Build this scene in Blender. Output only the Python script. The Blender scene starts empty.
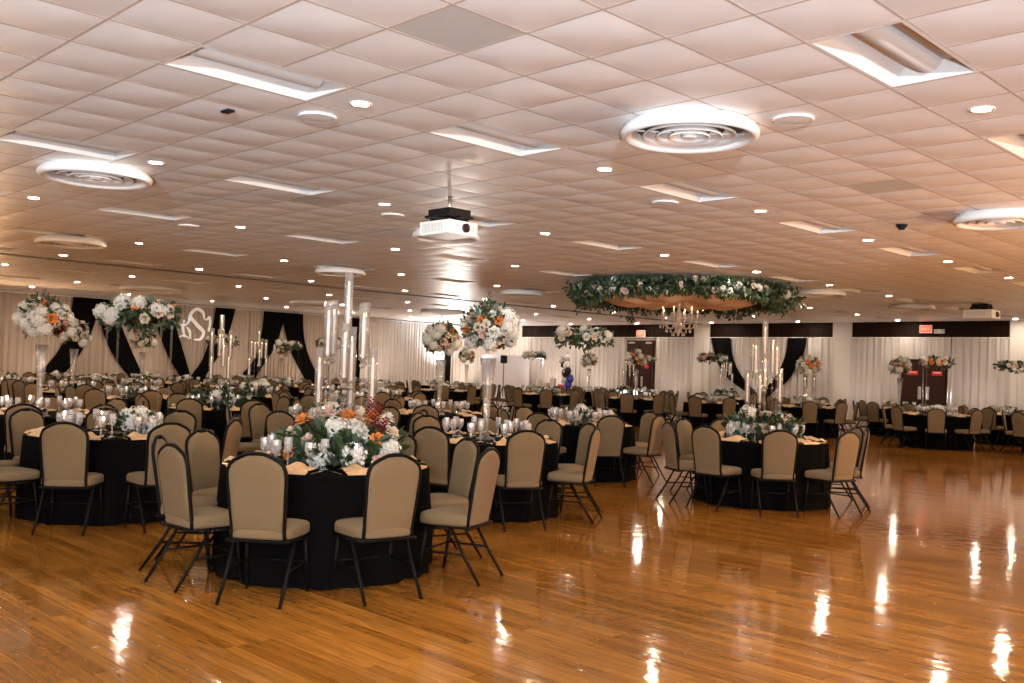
import bpy, math, random
from mathutils import Vector, Matrix
random.seed(7)
PI = math.pi
SC = bpy.context.scene
COL = SC.collection
CEIL = 3.585
EYE = 1.51
PHI = 0.786492188
AX, AY = math.cos(PHI), math.sin(PHI)          # room axes seen from the standing point
def room(cx, cd):
    """point 'cx' to the right of and 'cd' ahead of the standing point -> room coordinates"""
    return (cx*AY - cd*AX, cx*AX + cd*AY)
def depth(x, y): return -x*AX + y*AY
def side(x, y): return x*AY + y*AX
def px(x, y): return 512 + 959*side(x, y)/max(depth(x, y), .1)

# ------------------------------------------------------------------ materials
def new_mat(name):
    m = bpy.data.materials.new(name); m.use_nodes = True
    nt = m.node_tree
    return m, nt, nt.nodes['Principled BSDF'], nt.nodes['Material Output']
def mat(name, col, rough=.5, metal=0., var=.08, scale=30., bump=0., bscale=200., emit=None, spec=None, sheen=0.):
    m, nt, b, out = new_mat(name)
    N, L = nt.nodes, nt.links
    tc = N.new('ShaderNodeTexCoord')
    nz = N.new('ShaderNodeTexNoise'); nz.inputs['Scale'].default_value = scale; nz.inputs['Detail'].default_value = 3
    L.new(tc.outputs['Object'], nz.inputs['Vector'])
    mx = N.new('ShaderNodeMix'); mx.data_type = 'RGBA'
    mx.inputs[6].default_value = [c*(1-var) for c in col] + [1]
    mx.inputs[7].default_value = [min(1, c*(1+var)) for c in col] + [1]
    L.new(nz.outputs['Fac'], mx.inputs[0]); L.new(mx.outputs[2], b.inputs['Base Color'])
    b.inputs['Roughness'].default_value = rough; b.inputs['Metallic'].default_value = metal
    if spec is not None: b.inputs['Specular IOR Level'].default_value = spec
    if sheen: b.inputs['Sheen Weight'].default_value = sheen
    if bump:
        n2 = N.new('ShaderNodeTexNoise'); n2.inputs['Scale'].default_value = bscale
        L.new(tc.outputs['Object'], n2.inputs['Vector'])
        bp = N.new('ShaderNodeBump'); bp.inputs['Strength'].default_value = bump; bp.inputs['Distance'].default_value = .002
        L.new(n2.outputs['Fac'], bp.inputs['Height']); L.new(bp.outputs['Normal'], b.inputs['Normal'])
    if emit:
        b.inputs['Emission Color'].default_value = list(emit[0]) + [1]; b.inputs['Emission Strength'].default_value = emit[1]
    return m
def glass(name, tint=(1, 1, 1), gloss=.22, milk=.04):
    m, nt, b, out = new_mat(name); nt.nodes.remove(b)
    N, L = nt.nodes, nt.links
    t = N.new('ShaderNodeBsdfTransparent'); t.inputs['Color'].default_value = (*tint, 1)
    g = N.new('ShaderNodeBsdfGlossy'); g.inputs['Roughness'].default_value = .06
    d = N.new('ShaderNodeBsdfDiffuse'); d.inputs['Color'].default_value = (.9, .9, .92, 1)
    lw = N.new('ShaderNodeLayerWeight'); lw.inputs['Blend'].default_value = .35
    ma = N.new('ShaderNodeMath'); ma.operation = 'MULTIPLY_ADD'; ma.inputs[1].default_value = .55; ma.inputs[2].default_value = gloss*.35
    L.new(lw.outputs['Facing'], ma.inputs[0])
    m1 = N.new('ShaderNodeMixShader'); L.new(ma.outputs[0], m1.inputs[0]); L.new(t.outputs[0], m1.inputs[1]); L.new(g.outputs[0], m1.inputs[2])
    m2 = N.new('ShaderNodeMixShader'); m2.inputs[0].default_value = milk
    L.new(m1.outputs[0], m2.inputs[1]); L.new(d.outputs[0], m2.inputs[2]); L.new(m2.outputs[0], out.inputs[0])
    return m
def floor_mat():
    m, nt, b, out = new_mat('varnished_oak'); N, L = nt.nodes, nt.links
    tc = N.new('ShaderNodeTexCoord')
    br = N.new('ShaderNodeTexBrick'); br.offset = .37; br.offset_frequency = 3
    br.inputs['Scale'].default_value = 1; br.inputs['Brick Width'].default_value = 1.15; br.inputs['Row Height'].default_value = .075
    br.inputs['Mortar Size'].default_value = .0012; br.inputs['Mortar Smooth'].default_value = .2; br.inputs['Bias'].default_value = .1
    br.inputs['Color1'].default_value = (.35, .145, .024, 1); br.inputs['Color2'].default_value = (.21, .079, .0115, 1); br.inputs['Mortar'].default_value = (.09, .035, .01, 1)
    L.new(tc.outputs['Object'], br.inputs['Vector'])
    mp = N.new('ShaderNodeMapping'); mp.inputs['Scale'].default_value = (1.6, 26, 1); L.new(tc.outputs['Object'], mp.inputs[0])
    gr = N.new('ShaderNodeTexNoise'); gr.inputs['Scale'].default_value = 1.5; gr.inputs['Detail'].default_value = 6; gr.inputs['Distortion'].default_value = 1.2
    L.new(mp.outputs[0], gr.inputs['Vector'])
    big = N.new('ShaderNodeTexNoise'); big.inputs['Scale'].default_value = .55; big.inputs['Detail'].default_value = 2; L.new(tc.outputs['Object'], big.inputs['Vector'])
    r1 = N.new('ShaderNodeMapRange'); r1.inputs[1].default_value = .3; r1.inputs[2].default_value = .7; r1.inputs[3].default_value = .68; r1.inputs[4].default_value = 1.22
    L.new(gr.outputs['Fac'], r1.inputs[0])
    r2 = N.new('ShaderNodeMapRange'); r2.inputs[1].default_value = .3; r2.inputs[2].default_value = .7; r2.inputs[3].default_value = .7; r2.inputs[4].default_value = 1.2
    L.new(big.outputs['Fac'], r2.inputs[0])
    mm = N.new('ShaderNodeMath'); mm.operation = 'MULTIPLY'; L.new(r1.outputs[0], mm.inputs[0]); L.new(r2.outputs[0], mm.inputs[1])
    vm = N.new('ShaderNodeVectorMath'); vm.operation = 'SCALE'; L.new(br.outputs['Color'], vm.inputs[0]); L.new(mm.outputs[0], vm.inputs['Scale'])
    L.new(vm.outputs[0], b.inputs['Base Color'])
    rr = N.new('ShaderNodeMapRange'); rr.inputs[3].default_value = .04; rr.inputs[4].default_value = .12
    L.new(big.outputs['Fac'], rr.inputs[0]); L.new(rr.outputs[0], b.inputs['Roughness'])
    b.inputs['Specular IOR Level'].default_value = .36
    wv = N.new('ShaderNodeTexNoise'); wv.inputs['Scale'].default_value = 7; L.new(tc.outputs['Object'], wv.inputs['Vector'])
    ad = N.new('ShaderNodeMath'); ad.operation = 'MULTIPLY_ADD'; ad.inputs[1].default_value = .12
    L.new(br.outputs['Fac'], ad.inputs[0]); L.new(wv.outputs['Fac'], ad.inputs[2])
    bp = N.new('ShaderNodeBump'); bp.inputs['Strength'].default_value = .16; bp.inputs['Distance'].default_value = .012
    L.new(ad.outputs[0], bp.inputs['Height']); L.new(bp.outputs[0], b.inputs['Normal'])
    return m
def cloth_mat(name, col, rough=.9, sheen=.3, spec=.15): return mat(name, col, rough, var=.1, scale=60, bump=.25, bscale=500, sheen=sheen, spec=spec)
M = {}
M['floor'] = floor_mat()
M['tile'] = mat('ceiling_tile', (.80, .795, .785), .40, var=.025, scale=2.5, bump=.15, bscale=90, spec=.4)
M['tilegrey'] = mat('return_grille_tile', (.52, .52, .50), .6, var=.06, scale=20)
M['tbar'] = mat('ceiling_bar', (.50, .42, .37), .6, spec=.15)
M['white'] = mat('white_enamel', (.74, .735, .72), .4, var=.02)
M['reflector'] = mat('lamp_reflector', (.60, .59, .57), .55, var=.02, spec=.2)
M['vent'] = mat('vent_enamel', (.72, .715, .70), .5, var=.03, spec=.2)
M['darkgrey'] = mat('grey_duct', (.10, .095, .09), .6)  # dark grey for the ceiling track and the diffuser openings
M['lamp'] = mat('lamp_lens', (1, .95, .9), .3, emit=((1, .84, .66), 780))
M['black'] = mat('black_steel', (.004, .0037, .0037), .5, var=.2, spec=.07)
M['blackcloth'] = cloth_mat('black_polyester', (.0022, .0019, .002), .95, 0., .03)
M['blackdrape'] = cloth_mat('black_drape', (.004, .004, .0045), .95, 0., .03)
M['drape'] = cloth_mat('warm_lit_drape', (.40, .335, .285), .9, 0.)  # white fabric; the warm, weaker light on the left wall is in this colour
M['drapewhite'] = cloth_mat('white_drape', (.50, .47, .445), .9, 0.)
M['fabric'] = cloth_mat('tan_fabric', (.145, .100, .054), .9, .03)
M['wood'] = mat('dark_wood_panel', (.012, .0045, .0025), .55, var=.4, scale=8, spec=.1)
M['door'] = mat('dark_brown_door', (.030, .010, .006), .45, var=.15, scale=12, spec=.2)
M['paint'] = mat('wall_paint', (.60, .57, .53), .8, var=.03, scale=5)
M['goldcloth'] = mat('gold_satin', (.47, .29, .14), .4, var=.2, scale=40, bump=.3, bscale=60)
M['peachcloth'] = mat('champagne_satin', (.70, .52, .38), .45, var=.1, scale=20)
M['glass'] = glass('clear_glass', gloss=.35, milk=.05)
M['goblet'] = glass('cut_glass', gloss=.7, milk=.20)
M['acrylic'] = glass('clear_acrylic', gloss=.05, milk=.004)
M['wax'] = mat('ivory_wax', (.88, .84, .78), .5, emit=((1, .85, .7), .25))
M['flame'] = mat('candle_flame', (1, .7, .3), .5, emit=((1, .62, .22), 14))
M['leaf'] = mat('green_leaf', (.022, .045, .012), .5, var=.5, scale=25)
M['euc'] = mat('eucalyptus_leaf', (.06, .092, .068), .6, var=.3, scale=25)
M['hyd'] = mat('white_hydrangea', (.62, .62, .58), .8, var=.1, scale=40)
M['cream'] = mat('cream_rose', (.64, .54, .41), .7, var=.07, scale=40)
M['blush'] = mat('blush_rose', (.60, .41, .34), .7, var=.07, scale=40)
M['orange'] = mat('orange_rose', (.58, .20, .045), .7, var=.12, scale=40)
M['red'] = mat('burgundy_bloom', (.11, .003, .006), .8, var=.2, scale=40, spec=.05)
M['chrome'] = mat('brushed_steel', (.7, .7, .7), .3, 1.)
M['proj'] = mat('projector_shell', (.78, .77, .73), .4, var=.02)
M['grille'] = mat('grey_vent_slots', (.36, .34, .31), .5)
M['lens'] = mat('dark_lens', (.02, .008, .012), .08)
M['exitred'] = mat('lit_red_sign', (.9, .12, .06), .5, emit=((1, .07, .03), 1.6))
M['signred'] = mat('red_door_sign', (.62, .01, .015), .5, var=.04)
M['letter'] = mat('white_lettering', (.9, .9, .88), .5, emit=((1, .95, .9), .2))
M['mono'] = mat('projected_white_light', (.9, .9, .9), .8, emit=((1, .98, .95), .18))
M['crystal'] = glass('crystal', gloss=.9, milk=.05)
M['crystaldrop'] = glass('bright_crystal', gloss=1.3, milk=.42)
M['plastic'] = mat('black_plastic', (.007, .007, .008), .6, spec=.15)
M['screen'] = mat('pale_grey_screen', (.58, .58, .62), .6, var=.02)
M['ballw'] = mat('white_balloon', (.75, .75, .8), .25); M['ballb'] = mat('black_balloon', (.015, .015, .02), .2); M['ballu'] = mat('blue_balloon', (.03, .05, .35), .25)
M['brass'] = mat('gold_flatware', (.75, .55, .25), .25, 1.)
M['plate'] = mat('dark_charger', (.03, .026, .022), .3)

# ------------------------------------------------------------------ mesh builder
class MB:
    def __init__(s): s.v = []; s.f = []; s.mi = []
    def add(s, vs, fs, mi=0):
        o = len(s.v); s.v += [tuple(v) for v in vs]; s.f += [tuple(i+o for i in f) for f in fs]; s.mi += [mi]*len(fs); return s
    def box(s, x0, x1, y0, y1, z0, z1, mi=0):
        return s.add([(x0,y0,z0),(x1,y0,z0),(x1,y1,z0),(x0,y1,z0),(x0,y0,z1),(x1,y0,z1),(x1,y1,z1),(x0,y1,z1)],
                     [(0,3,2,1),(4,5,6,7),(0,1,5,4),(1,2,6,5),(2,3,7,6),(3,0,4,7)], mi)
    def tube(s, pts, r, n=8, cap=True, mi=0, closed=False):
        pts = [Vector(p) for p in pts]; k = len(pts)
        rs = r if isinstance(r, (list, tuple)) else [r]*k
        vs = []; nrm = None
        for i, p in enumerate(pts):
            if closed: t = pts[(i+1) % k] - pts[i-1]
            else: t = pts[min(i+1, k-1)] - pts[max(i-1, 0)]
            t.normalize()
            if nrm is None:
                a = Vector((0,0,1)) if abs(t.z) < .9 else Vector((1,0,0))
                nrm = t.cross(a).normalized()
            else:
                nrm = (nrm - t*nrm.dot(t))
                nrm = nrm.normalized() if nrm.length > 1e-6 else t.orthogonal().normalized()
            b = t.cross(nrm)
            for j in range(n):
                a = 2*PI*(j+.5)/n; vs.append(p + (nrm*math.cos(a) + b*math.sin(a))*rs[i])
        fs = []
        for i in range(k if closed else k-1):
            i2 = (i+1) % k
            for j in range(n): fs.append((i*n+j, i*n+(j+1)%n, i2*n+(j+1)%n, i2*n+j))
        if cap and not closed: fs += [tuple(range(n))[::-1], tuple((k-1)*n+j for j in range(n))]
        return s.add(vs, fs, mi)
    def lathe(s, prof, n=16, c=(0,0,0), mi=0, capb=False, capt=False):
        vs = []; fs = []
        for r, z in prof:
            for j in range(n):
                a = 2*PI*j/n; vs.append((c[0]+r*math.cos(a), c[1]+r*math.sin(a), c[2]+z))
        for i in range(len(prof)-1):
            for j in range(n): fs.append((i*n+j, i*n+(j+1)%n, (i+1)*n+(j+1)%n, (i+1)*n+j))
        if capb: fs.append(tuple(range(n))[::-1])
        if capt: fs.append(tuple((len(prof)-1)*n+j for j in range(n)))
        return s.add(vs, fs, mi)
    def ball(s, c, r, n=8, m=6, mi=0, sq=(1,1,1)):
        vs = [(c[0], c[1], c[2]-r*sq[2])]; fs = []
        for i in range(1, m):
            t = -PI/2 + PI*i/m
            for j in range(n):
                a = 2*PI*j/n; vs.append((c[0]+r*sq[0]*math.cos(t)*math.cos(a), c[1]+r*sq[1]*math.cos(t)*math.sin(a), c[2]+r*sq[2]*math.sin(t)))
        vs.append((c[0], c[1], c[2]+r*sq[2])); T = len(vs)-1
        for j in range(n): fs.append((0, 1+(j+1)%n, 1+j)); fs.append((T, T-n+j, T-n+(j+1)%n))
        for i in range(m-2):
            for j in range(n): fs.append((1+i*n+j, 1+i*n+(j+1)%n, 1+(i+1)*n+(j+1)%n, 1+(i+1)*n+j))
        return s.add(vs, fs, mi)
    def grid(s, fn, nu, nv, mi=0):
        vs = [fn(i/nu, j/nv) for i in range(nu+1) for j in range(nv+1)]
        return s.add(vs, [(i*(nv+1)+j, (i+1)*(nv+1)+j, (i+1)*(nv+1)+j+1, i*(nv+1)+j+1) for i in range(nu) for j in range(nv)], mi)
    def merge(s, o, mt=None, mi=None):
        vs = [mt @ Vector(v) for v in o.v] if mt else o.v
        k = len(s.v); s.v += [tuple(v) for v in vs]; s.f += [tuple(i+k for i in f) for f in o.f]
        s.mi += o.mi if mi is None else [mi]*len(o.f); return s
    def mesh(s, name, mats, smooth=True):
        me = bpy.data.meshes.new(name); me.from_pydata(s.v, [], s.f)
        for m in (mats if isinstance(mats, (list, tuple)) else [mats]): me.materials.append(m)
        me.polygons.foreach_set('material_index', s.mi)
        me.polygons.foreach_set('use_smooth', [smooth]*len(s.f)); me.update(); return me
    def build(s, name, mats, parent=None, smooth=True, bevel=0):
        o = link(name, s.mesh(name, mats, smooth), parent)
        if bevel:
            b = o.modifiers.new('bevel', 'BEVEL'); b.width = bevel; b.segments = 2; b.limit_method = 'ANGLE'
        return o
def link(name, me, parent=None, loc=(0,0,0), rot=(0,0,0), scale=1.):
    o = bpy.data.objects.new(name, me); COL.objects.link(o); o.parent = parent
    o.location = loc; o.rotation_euler = rot
    if scale != 1.: o.scale = (scale,)*3
    return o
def tag(o, label=None, cat=None, group=None, kind=None):
    if label: o['label'] = label
    if cat: o['category'] = cat
    if group: o['group'] = group
    if kind: o['kind'] = kind
    return o
def thing(name, label, cat, loc=(0,0,0), rz=0, group=None):
    o = link(name, None, None, loc, (0,0,rz)); o.empty_display_size = .05
    return tag(o, label, cat, group)
def struct(o): o['kind'] = 'structure'; return o
ORD = 'first second third fourth fifth sixth seventh eighth ninth tenth eleventh twelfth thirteenth fourteenth fifteenth sixteenth seventeenth eighteenth nineteenth twentieth'.split()
def nth(k): return ORD[k] if k < len(ORD) else 'far'

# ------------------------------------------------------------------ camera
PITCH, ROLL = 0.028666644, 0.033524139
def cam_axes():
    cp, sp = math.cos(PITCH), math.sin(PITCH); cr, sr = math.cos(ROLL), math.sin(ROLL)
    f = Vector((0, cp, sp)); r = Vector((1, 0, 0)); u = r.cross(f)
    r2 = r*cr + u*sr; u2 = u*cr - r*sr
    w = lambda v: Vector((v.x*AY - v.y*AX, v.x*AX + v.y*AY, v.z))
    return w(r2), w(u2), w(f)
r_, u_, f_ = cam_axes()
cam = bpy.data.cameras.new('camera'); cam.sensor_width = 36; cam.lens = 959.126/1024*36; cam.clip_end = 200
co = bpy.data.objects.new('camera', cam); COL.objects.link(co)
co.matrix_world = Matrix(((r_.x,u_.x,-f_.x,0),(r_.y,u_.y,-f_.y,0),(r_.z,u_.z,-f_.z,EYE),(0,0,0,1)))
SC.camera = co

# ------------------------------------------------------------------ room shell
WX, WY, EX, SY = -34.4, 32.8, 7.0, -8.0        # left wall, back wall, right side, rear side
T = .61; OX, OY = -5.345, 4.173                # ceiling grid pitch and origin
def tX(j): return OX + T*j
def tY(i): return OY + T*i
MB().box(WX-.2, EX+.2, SY-.2, WY+.2, -.1, 0).build('floor', M['floor'], smooth=False)['kind'] = 'structure'
def wall(name, x0, x1, y0, y1, z1=CEIL+.3):
    return struct(MB().box(x0, x1, y0, y1, 0, z1).build(name, M['paint'], smooth=False))
wall('wall_left', WX-.2, WX, SY-.2, WY+.2); wall('wall_back', WX, EX, WY, WY+.2)
wall('wall_right', EX, EX+.2, SY-.2, WY+.2); wall('wall_front', WX, EX, SY-.2, SY)
struct(MB().box(WX-.2, EX+.2, SY-.2, WY+.2, CEIL+.3, CEIL+.4).build('ceiling_slab', M['paint'], smooth=False))
troffers = []
cols = [(5+12, 0), (5+6, 0)] + [(5-6*k, 0) for k in range(9)]
for jt, _ in cols:
    for i0 in [-7, -2, 2, 7, 12, 17, 22, 27, 32, 37, 42]:
        x = tX(jt-.5); y = tY(i0+1)
        if x < WX+1 or y > WY-1 or x > EX-.6 or y < SY+.8: continue
        if abs(x+21.9) < .5: continue
        if abs(x+12.6) < 2.6 and abs(y-18.1) < 2.6 and math.hypot(x+12.6, y-18.1) < 2.3: continue
        troffers.append((i0, jt-1))
skip = {(i+a, j) for i, j in troffers for a in (0, 1)}
lampcells = [(5*k, -2-6*m) for k in range(-2, 10) for m in range(-3, 8)]
lampset = set(lampcells)
ceil = MB(); rnd = random.Random(3)
for i in range(-20, 47):
    for j in range(-48, 21):
        x0, x1, y0, y1 = tX(j), tX(j+1), tY(i), tY(i+1)
        if x1 < WX or x0 > EX or y1 < SY or y0 > WY or (i, j) in skip: continue
        grey = (i, j) in ((-1, 1), (9, 1), (4, -9), (19, -14))
        h = rnd.uniform(.006, .0125); sk = rnd.uniform(-.3, .3); sl = rnd.uniform(-.3, .3)
        flat = (i, j) in lampset or (i, j) in ((0, -3), (4, 2), (6, -9), (8, -3), (4, -15))
        if flat: h = .0012
        n = 6 if (x0 > -26 and y0 > -2) else 3
        def fn(u, v):
            a = 1-(2*u-1)**2; b = 1-(2*v-1)**2
            return (x0+T*u, y0+T*v, CEIL - (0 if grey else h*min(1, a*1.1)*min(1, b*1.1)*(1+sk*(u-.5)+sl*(v-.5))))
        ceil.grid(fn, n, n, 1 if grey else 0)
struct(ceil.build('ceiling', [M['tile'], M['tilegrey']]))
bars = MB()
def bar_runs(fixed, lo, hi, blocked):
    runs = []; s0 = None
    for k in range(lo, hi+1):
        if k < hi and not blocked(k):
            if s0 is None: s0 = k
        elif s0 is not None: runs.append((s0, k)); s0 = None
    return runs
w = .010
for j in range(-48, 21):
    x = tX(j)
    if x < WX or x > EX: continue
    for a, b in bar_runs(j, -19, 47, lambda k: (k, j) in skip and (k, j-1) in skip):
        bars.box(x-w, x+w, max(tY(a), SY), min(tY(b), WY), CEIL-.0010, CEIL+.02)
for i in range(-19, 48):
    y = tY(i)
    if y < SY or y > WY: continue
    for a, b in bar_runs(i, -48, 21, lambda k: (i, k) in skip and (i-1, k) in skip):
        bars.box(max(tX(a), WX), min(tX(b), EX), y-w, y+w, CEIL-.0008, CEIL+.02)
struct(bars.build('ceiling_bars', M['tbar'], smooth=False))
struct(MB().box(-21.99, -21.81, SY, WY, CEIL-.025, CEIL+.01).build('trim_1', M['darkgrey'], smooth=False))

# recessed troffer lights, switched off
def troffer_meshes():
    L, W_ = 2*T, T; e = .028; d = .11
    fr = MB()
    for a in ((-L/2, L/2, -W_/2, -W_/2+e), (-L/2, L/2, W_/2-e, W_/2), (-L/2, -L/2+e, -W_/2+e, W_/2-e), (L/2-e, L/2, -W_/2+e, W_/2-e)):
        fr.box(a[2], a[3], a[0], a[1], -.0012, .012)
    rf = MB(); xi, yi = W_/2-e, L/2-e; xt, yt = W_/2-.13, L/2-.06
    rf.add([(-xi,-yi,0),(xi,-yi,0),(xi,yi,0),(-xi,yi,0),(-xt,-yt,d),(xt,-yt,d),(xt,yt,d),(-xt,yt,d)],
           [(0,1,5,4),(1,2,6,5),(2,3,7,6),(3,0,4,7),(4,5,6,7)])
    bk = MB()
    bk.grid(lambda u, v: (.095*math.cos(PI*u), (v-.5)*2*(yt-.05), d-.01-.075*math.sin(PI*u)), 10, 1)
    for s_ in (-1, 1):
        bk.add([(0, s_*(yt-.05), d-.01)] + [(.095*math.cos(PI*u/10), s_*(yt-.05), d-.01-.075*math.sin(PI*u/10)) for u in range(11)], [(0, k+1, k+2) for k in range(10)])
    return fr.mesh('frame', M['white'], False), rf.mesh('reflector', M['reflector'], False), bk.mesh('basket', M['reflector'], True)
tm = troffer_meshes()
def vis(x, y, m=60): return depth(x, y) > 1 and -m < px(x, y) < 1024+m
tv = [(i, j) for i, j in troffers]
rows = sorted({i for i, j in tv})
for i in rows:
    rw = [(ii, j) for ii, j in tv if ii == i]; seen = sorted([q for q in rw if vis(tX(q[1]+.5), tY(i+1))], key=lambda q: px(tX(q[1]+.5), tY(i+1)))
    for q in rw:
        k = seen.index(q) if q in seen else 30
        lab = f"unlit recessed troffer light, {nth(k)} from the left in the {nth(rows.index(i))} ceiling row" if k < 20 else 'unlit recessed troffer light behind the viewer in the tiled ceiling'
        t = thing('troffer_light', lab, 'ceiling light', (tX(q[1]+.5), tY(i+1), CEIL), 0, 'recessed troffer lights')
        link('frame', tm[0], t); link('reflector', tm[1], t); link('basket', tm[2], t)
# recessed downlights
ring = MB().lathe([(.062, 0), (.066, -.006), (.092, -.006), (.095, 0)], 20).mesh('trim_ring', M['white'])
lens = MB(); lens.lathe([(.0, -.005), (.066, -.005)], 20); lens = lens.mesh('lens', M['lamp'])
rows = sorted({i for i, j in lampcells})
for i in rows:
    rw = [q for q in lampcells if q[0] == i]
    P = []
    for q in rw:
        x, y = tX(q[1]+.5), tY(i+.5)
        if x < WX+.8 or x > EX-.5 or y > WY-.8 or y < SY+.8 or abs(x+21.9) < .4 or math.hypot(x+12.6, y-18.1) < 3.0 and y > 16.5: continue
        if any(math.hypot(x-a, y-b) < r+.2 for a, b, r in ((-27.8, 12.56, .88), (-27.8, 18.3, .86), (-26.86, 23.24, .83), (-10.61, 25.8, .6), (-10.78, 21.03, .56))): continue
        P.append((x, y))
    seen = sorted([p for p in P if vis(*p, 0)], key=lambda p: px(*p))
    for p in P:
        k = seen.index(p) if p in seen else 30
        lab = f"glowing round downlight, {nth(k)} from the left in the {nth(rows.index(i))} row back" if k < 20 else 'glowing round downlight in the tiled ceiling outside the picture'
        t = thing('ceiling_downlight', lab, 'downlight', (p[0], p[1], CEIL-.002), 0, 'recessed downlights')
        link('trim_ring', ring, t); link('lens', lens, t)
# round air diffusers
def diffuser(x, y, R, lab):
    t = thing('air_diffuser', lab, 'air vent', (x, y, CEIL-.005), 0, 'round ceiling air diffusers')
    MB().lathe([(R*.90, 0), (R*.95, -.025), (R*.985, -.05), (R*1.0, -.075), (R*.99, -.098), (R*.955, -.115), (R*.91, -.118), (R*.85, -.10), (R*.80, -.06), (R*.80, -.02)], 48).build('outer_ring', M['vent'], t)
    MB().lathe([(R*.0, -.035), (R*.78, -.035)], 40).build('duct_opening', M['darkgrey'], t)
    for ra, rb, zz in ((.66, .50, .10), (.46, .32, .105), (.28, .17, .108)):
        MB().lathe([(R*rb, -.045), (R*(ra-.04), -zz+.02), (R*ra, -zz), (R*(ra+.02), -zz+.004), (R*(ra+.01), -zz+.02), (R*(rb+.05), -.04)], 40).build('cone_ring', M['vent'], t)
    MB().lathe([(R*.10, -.05), (R*.115, -.10), (R*.08, -.108), (.001, -.11)], 24).build('center_plug', M['vent'], t)
    s = MB()
    for a in range(4):
        c_, s_ = math.cos(PI/4+a*PI/2), math.sin(PI/4+a*PI/2); s.tube([(c_*R*.10, s_*R*.10, -.07), (c_*R*.8, s_*R*.8, -.06)], .007, 6)
    s.build('support_spokes', M['vent'], t)
for x, y, R, lab in [(-4.58, 6.59, .57, 'large round white air diffuser nearest the viewer, above the front tables'),
    (-10.89, 4.23, .60, 'round white air diffuser at upper left, beside a downlight'),
    (-4.03, 12.36, .53, 'round white air diffuser cut by the right edge of the picture'),
    (-17.82, 6.54, .60, 'round air diffuser at far left, in front of the dark ceiling track'),
    (-11.13, 9.64, .52, 'round air diffuser half hidden behind the white hanging projector'),
    (-27.8, 12.56, .88, 'wide air diffuser beyond the track, above the long flower cloud'),
    (-17.63, 12.24, .56, 'air diffuser behind the top of the front crystal candelabra'),
    (-27.8, 18.3, .86, 'wide air diffuser beyond the track near black drapes, left of front candelabra'),
    (-26.86, 23.24, .83, 'wide air diffuser beside the bright uplit corner of the ceiling'),
    (-17.83, 18.15, .56, 'air diffuser above and right of the tall bouquet, near the track'),
    (-10.78, 21.03, .56, 'air diffuser just right of the hanging greenery ring'),
    (-10.61, 25.8, .60, 'air diffuser nearest the back wall, left of the lit exit sign')]:
    diffuser(x, y, R, lab)
# speakers, detectors
for x, y, lab in [(tX(-2.5), tY(.5), 'flat round white ceiling speaker beside the first downlight'), (tX(2.5), tY(4.5), 'flat round white ceiling speaker right of the largest air diffuser'),
                  (tX(-8.5), tY(6.5), 'flat round ceiling speaker left of the hanging projector'), (tX(-2.5), tY(8.6), 'flat round ceiling speaker beyond the largest air diffuser'), (tX(-14.5), tY(4.6), 'flat round ceiling speaker at left between two troffers')]:
    t = thing('ceiling_speaker', lab, 'speaker', (x, y, CEIL-.004), 0, 'ceiling speakers')
    MB().lathe([(.16, -.0), (.165, -.012), (.15, -.018)], 28).build('rim', M['white'], t)
    MB().lathe([(.15, -.016), (.001, -.022)], 28).build('grille', M['white'], t)
def detector(name, x, y, lab, m):
    t = thing(name, lab, 'detector', (x, y, CEIL-.012))
    MB().lathe([(.07, .012), (.07, -.02), (.05, -.035)], 20).build('base', m, t)
    MB().lathe([(.05, -.03), (.04, -.06), (.001, -.065)], 20).build('sensor_dome', M['plastic'], t)
detector('camera_dome', -5.28, 12.47, 'small black dome on the ceiling left of the right-edge air diffuser', M['plastic'])
t = thing('ceiling_sensor', 'small dark square sensor on the ceiling near the left troffer', 'sensor', (-7.29, 3.88, CEIL-.011))
MB().box(-.06, .06, -.035, .035, -.02, 0).build('housing', M['plastic'], t, bevel=.006); MB().box(-.03, .03, -.018, .018, -.024, -.018).build('eye', M['lens'], t)

# ------------------------------------------------------------------ drapes and back wall
def curtain(name, m, fixed, a0, a1, z1, axis, amp=.035, seed=0, lab=None, cat='curtain', pitch=.16):
    """pleated hanging panel running along one wall"""
    rn = random.Random(seed); n = max(24, int((a1-a0)/.02)); ph = [rn.uniform(0, 6) for _ in range(3)]
    def prof(a): return amp*(math.sin(2*PI*a/pitch + .9*math.sin(a*2.1+ph[0])) + .55*math.sin(2*PI*a/(pitch*.57)+ph[1]) + .6*math.sin(2*PI*a/(pitch*2.7)+ph[2]))
    b = MB()
    def fn(u, v):
        a = a0+(a1-a0)*u; d = fixed[0] + fixed[1]*(.09 + prof(a)*(.45+.55*(1-v)))
        z = .01 + (z1-.01)*v
        return (d, a, z) if axis == 'y' else (a, d, z)
    b.grid(fn, n, 5)
    o = b.build(name, m)
    return tag(o, lab, cat)
yb = [-7.5, -3, 1.5, 6, 10.5, 12.9, 16.4, 19.6, 23.4, 26.5, 29.9, 32.6]
names = ['outside the picture by the front corner', 'second one outside the picture', 'third one outside the picture', 'fourth one outside the picture', 'at the far left edge behind the large round bouquet', 'left of the projected initials', 'carrying the projected initials', 'right of the projected initials', 'behind the front candelabra', 'left of the bright corner', 'in the bright uplit corner']
for k in range(len(yb)-1):
    curtain('drape_panel', M['drape'] if k < 8 else M['drapewhite'], (WX, 1), yb[k], yb[k+1], 3.5, 'y', seed=k, lab='ivory wall drape, ' + names[k])['group'] = 'left wall drapes'  # panels toward the lit corner take the lighter copy of the fabric
xb = [(-34.2, -31.4), (-31.4, -28.5), (-28.5, -25.75), (-24.1, -22.4), (-22.4, -20.2), (-20.2, -17.6), (-17.6, -13.82), (-12.2, -9.5), (-9.5, -6), (-6, -2)]
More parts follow.
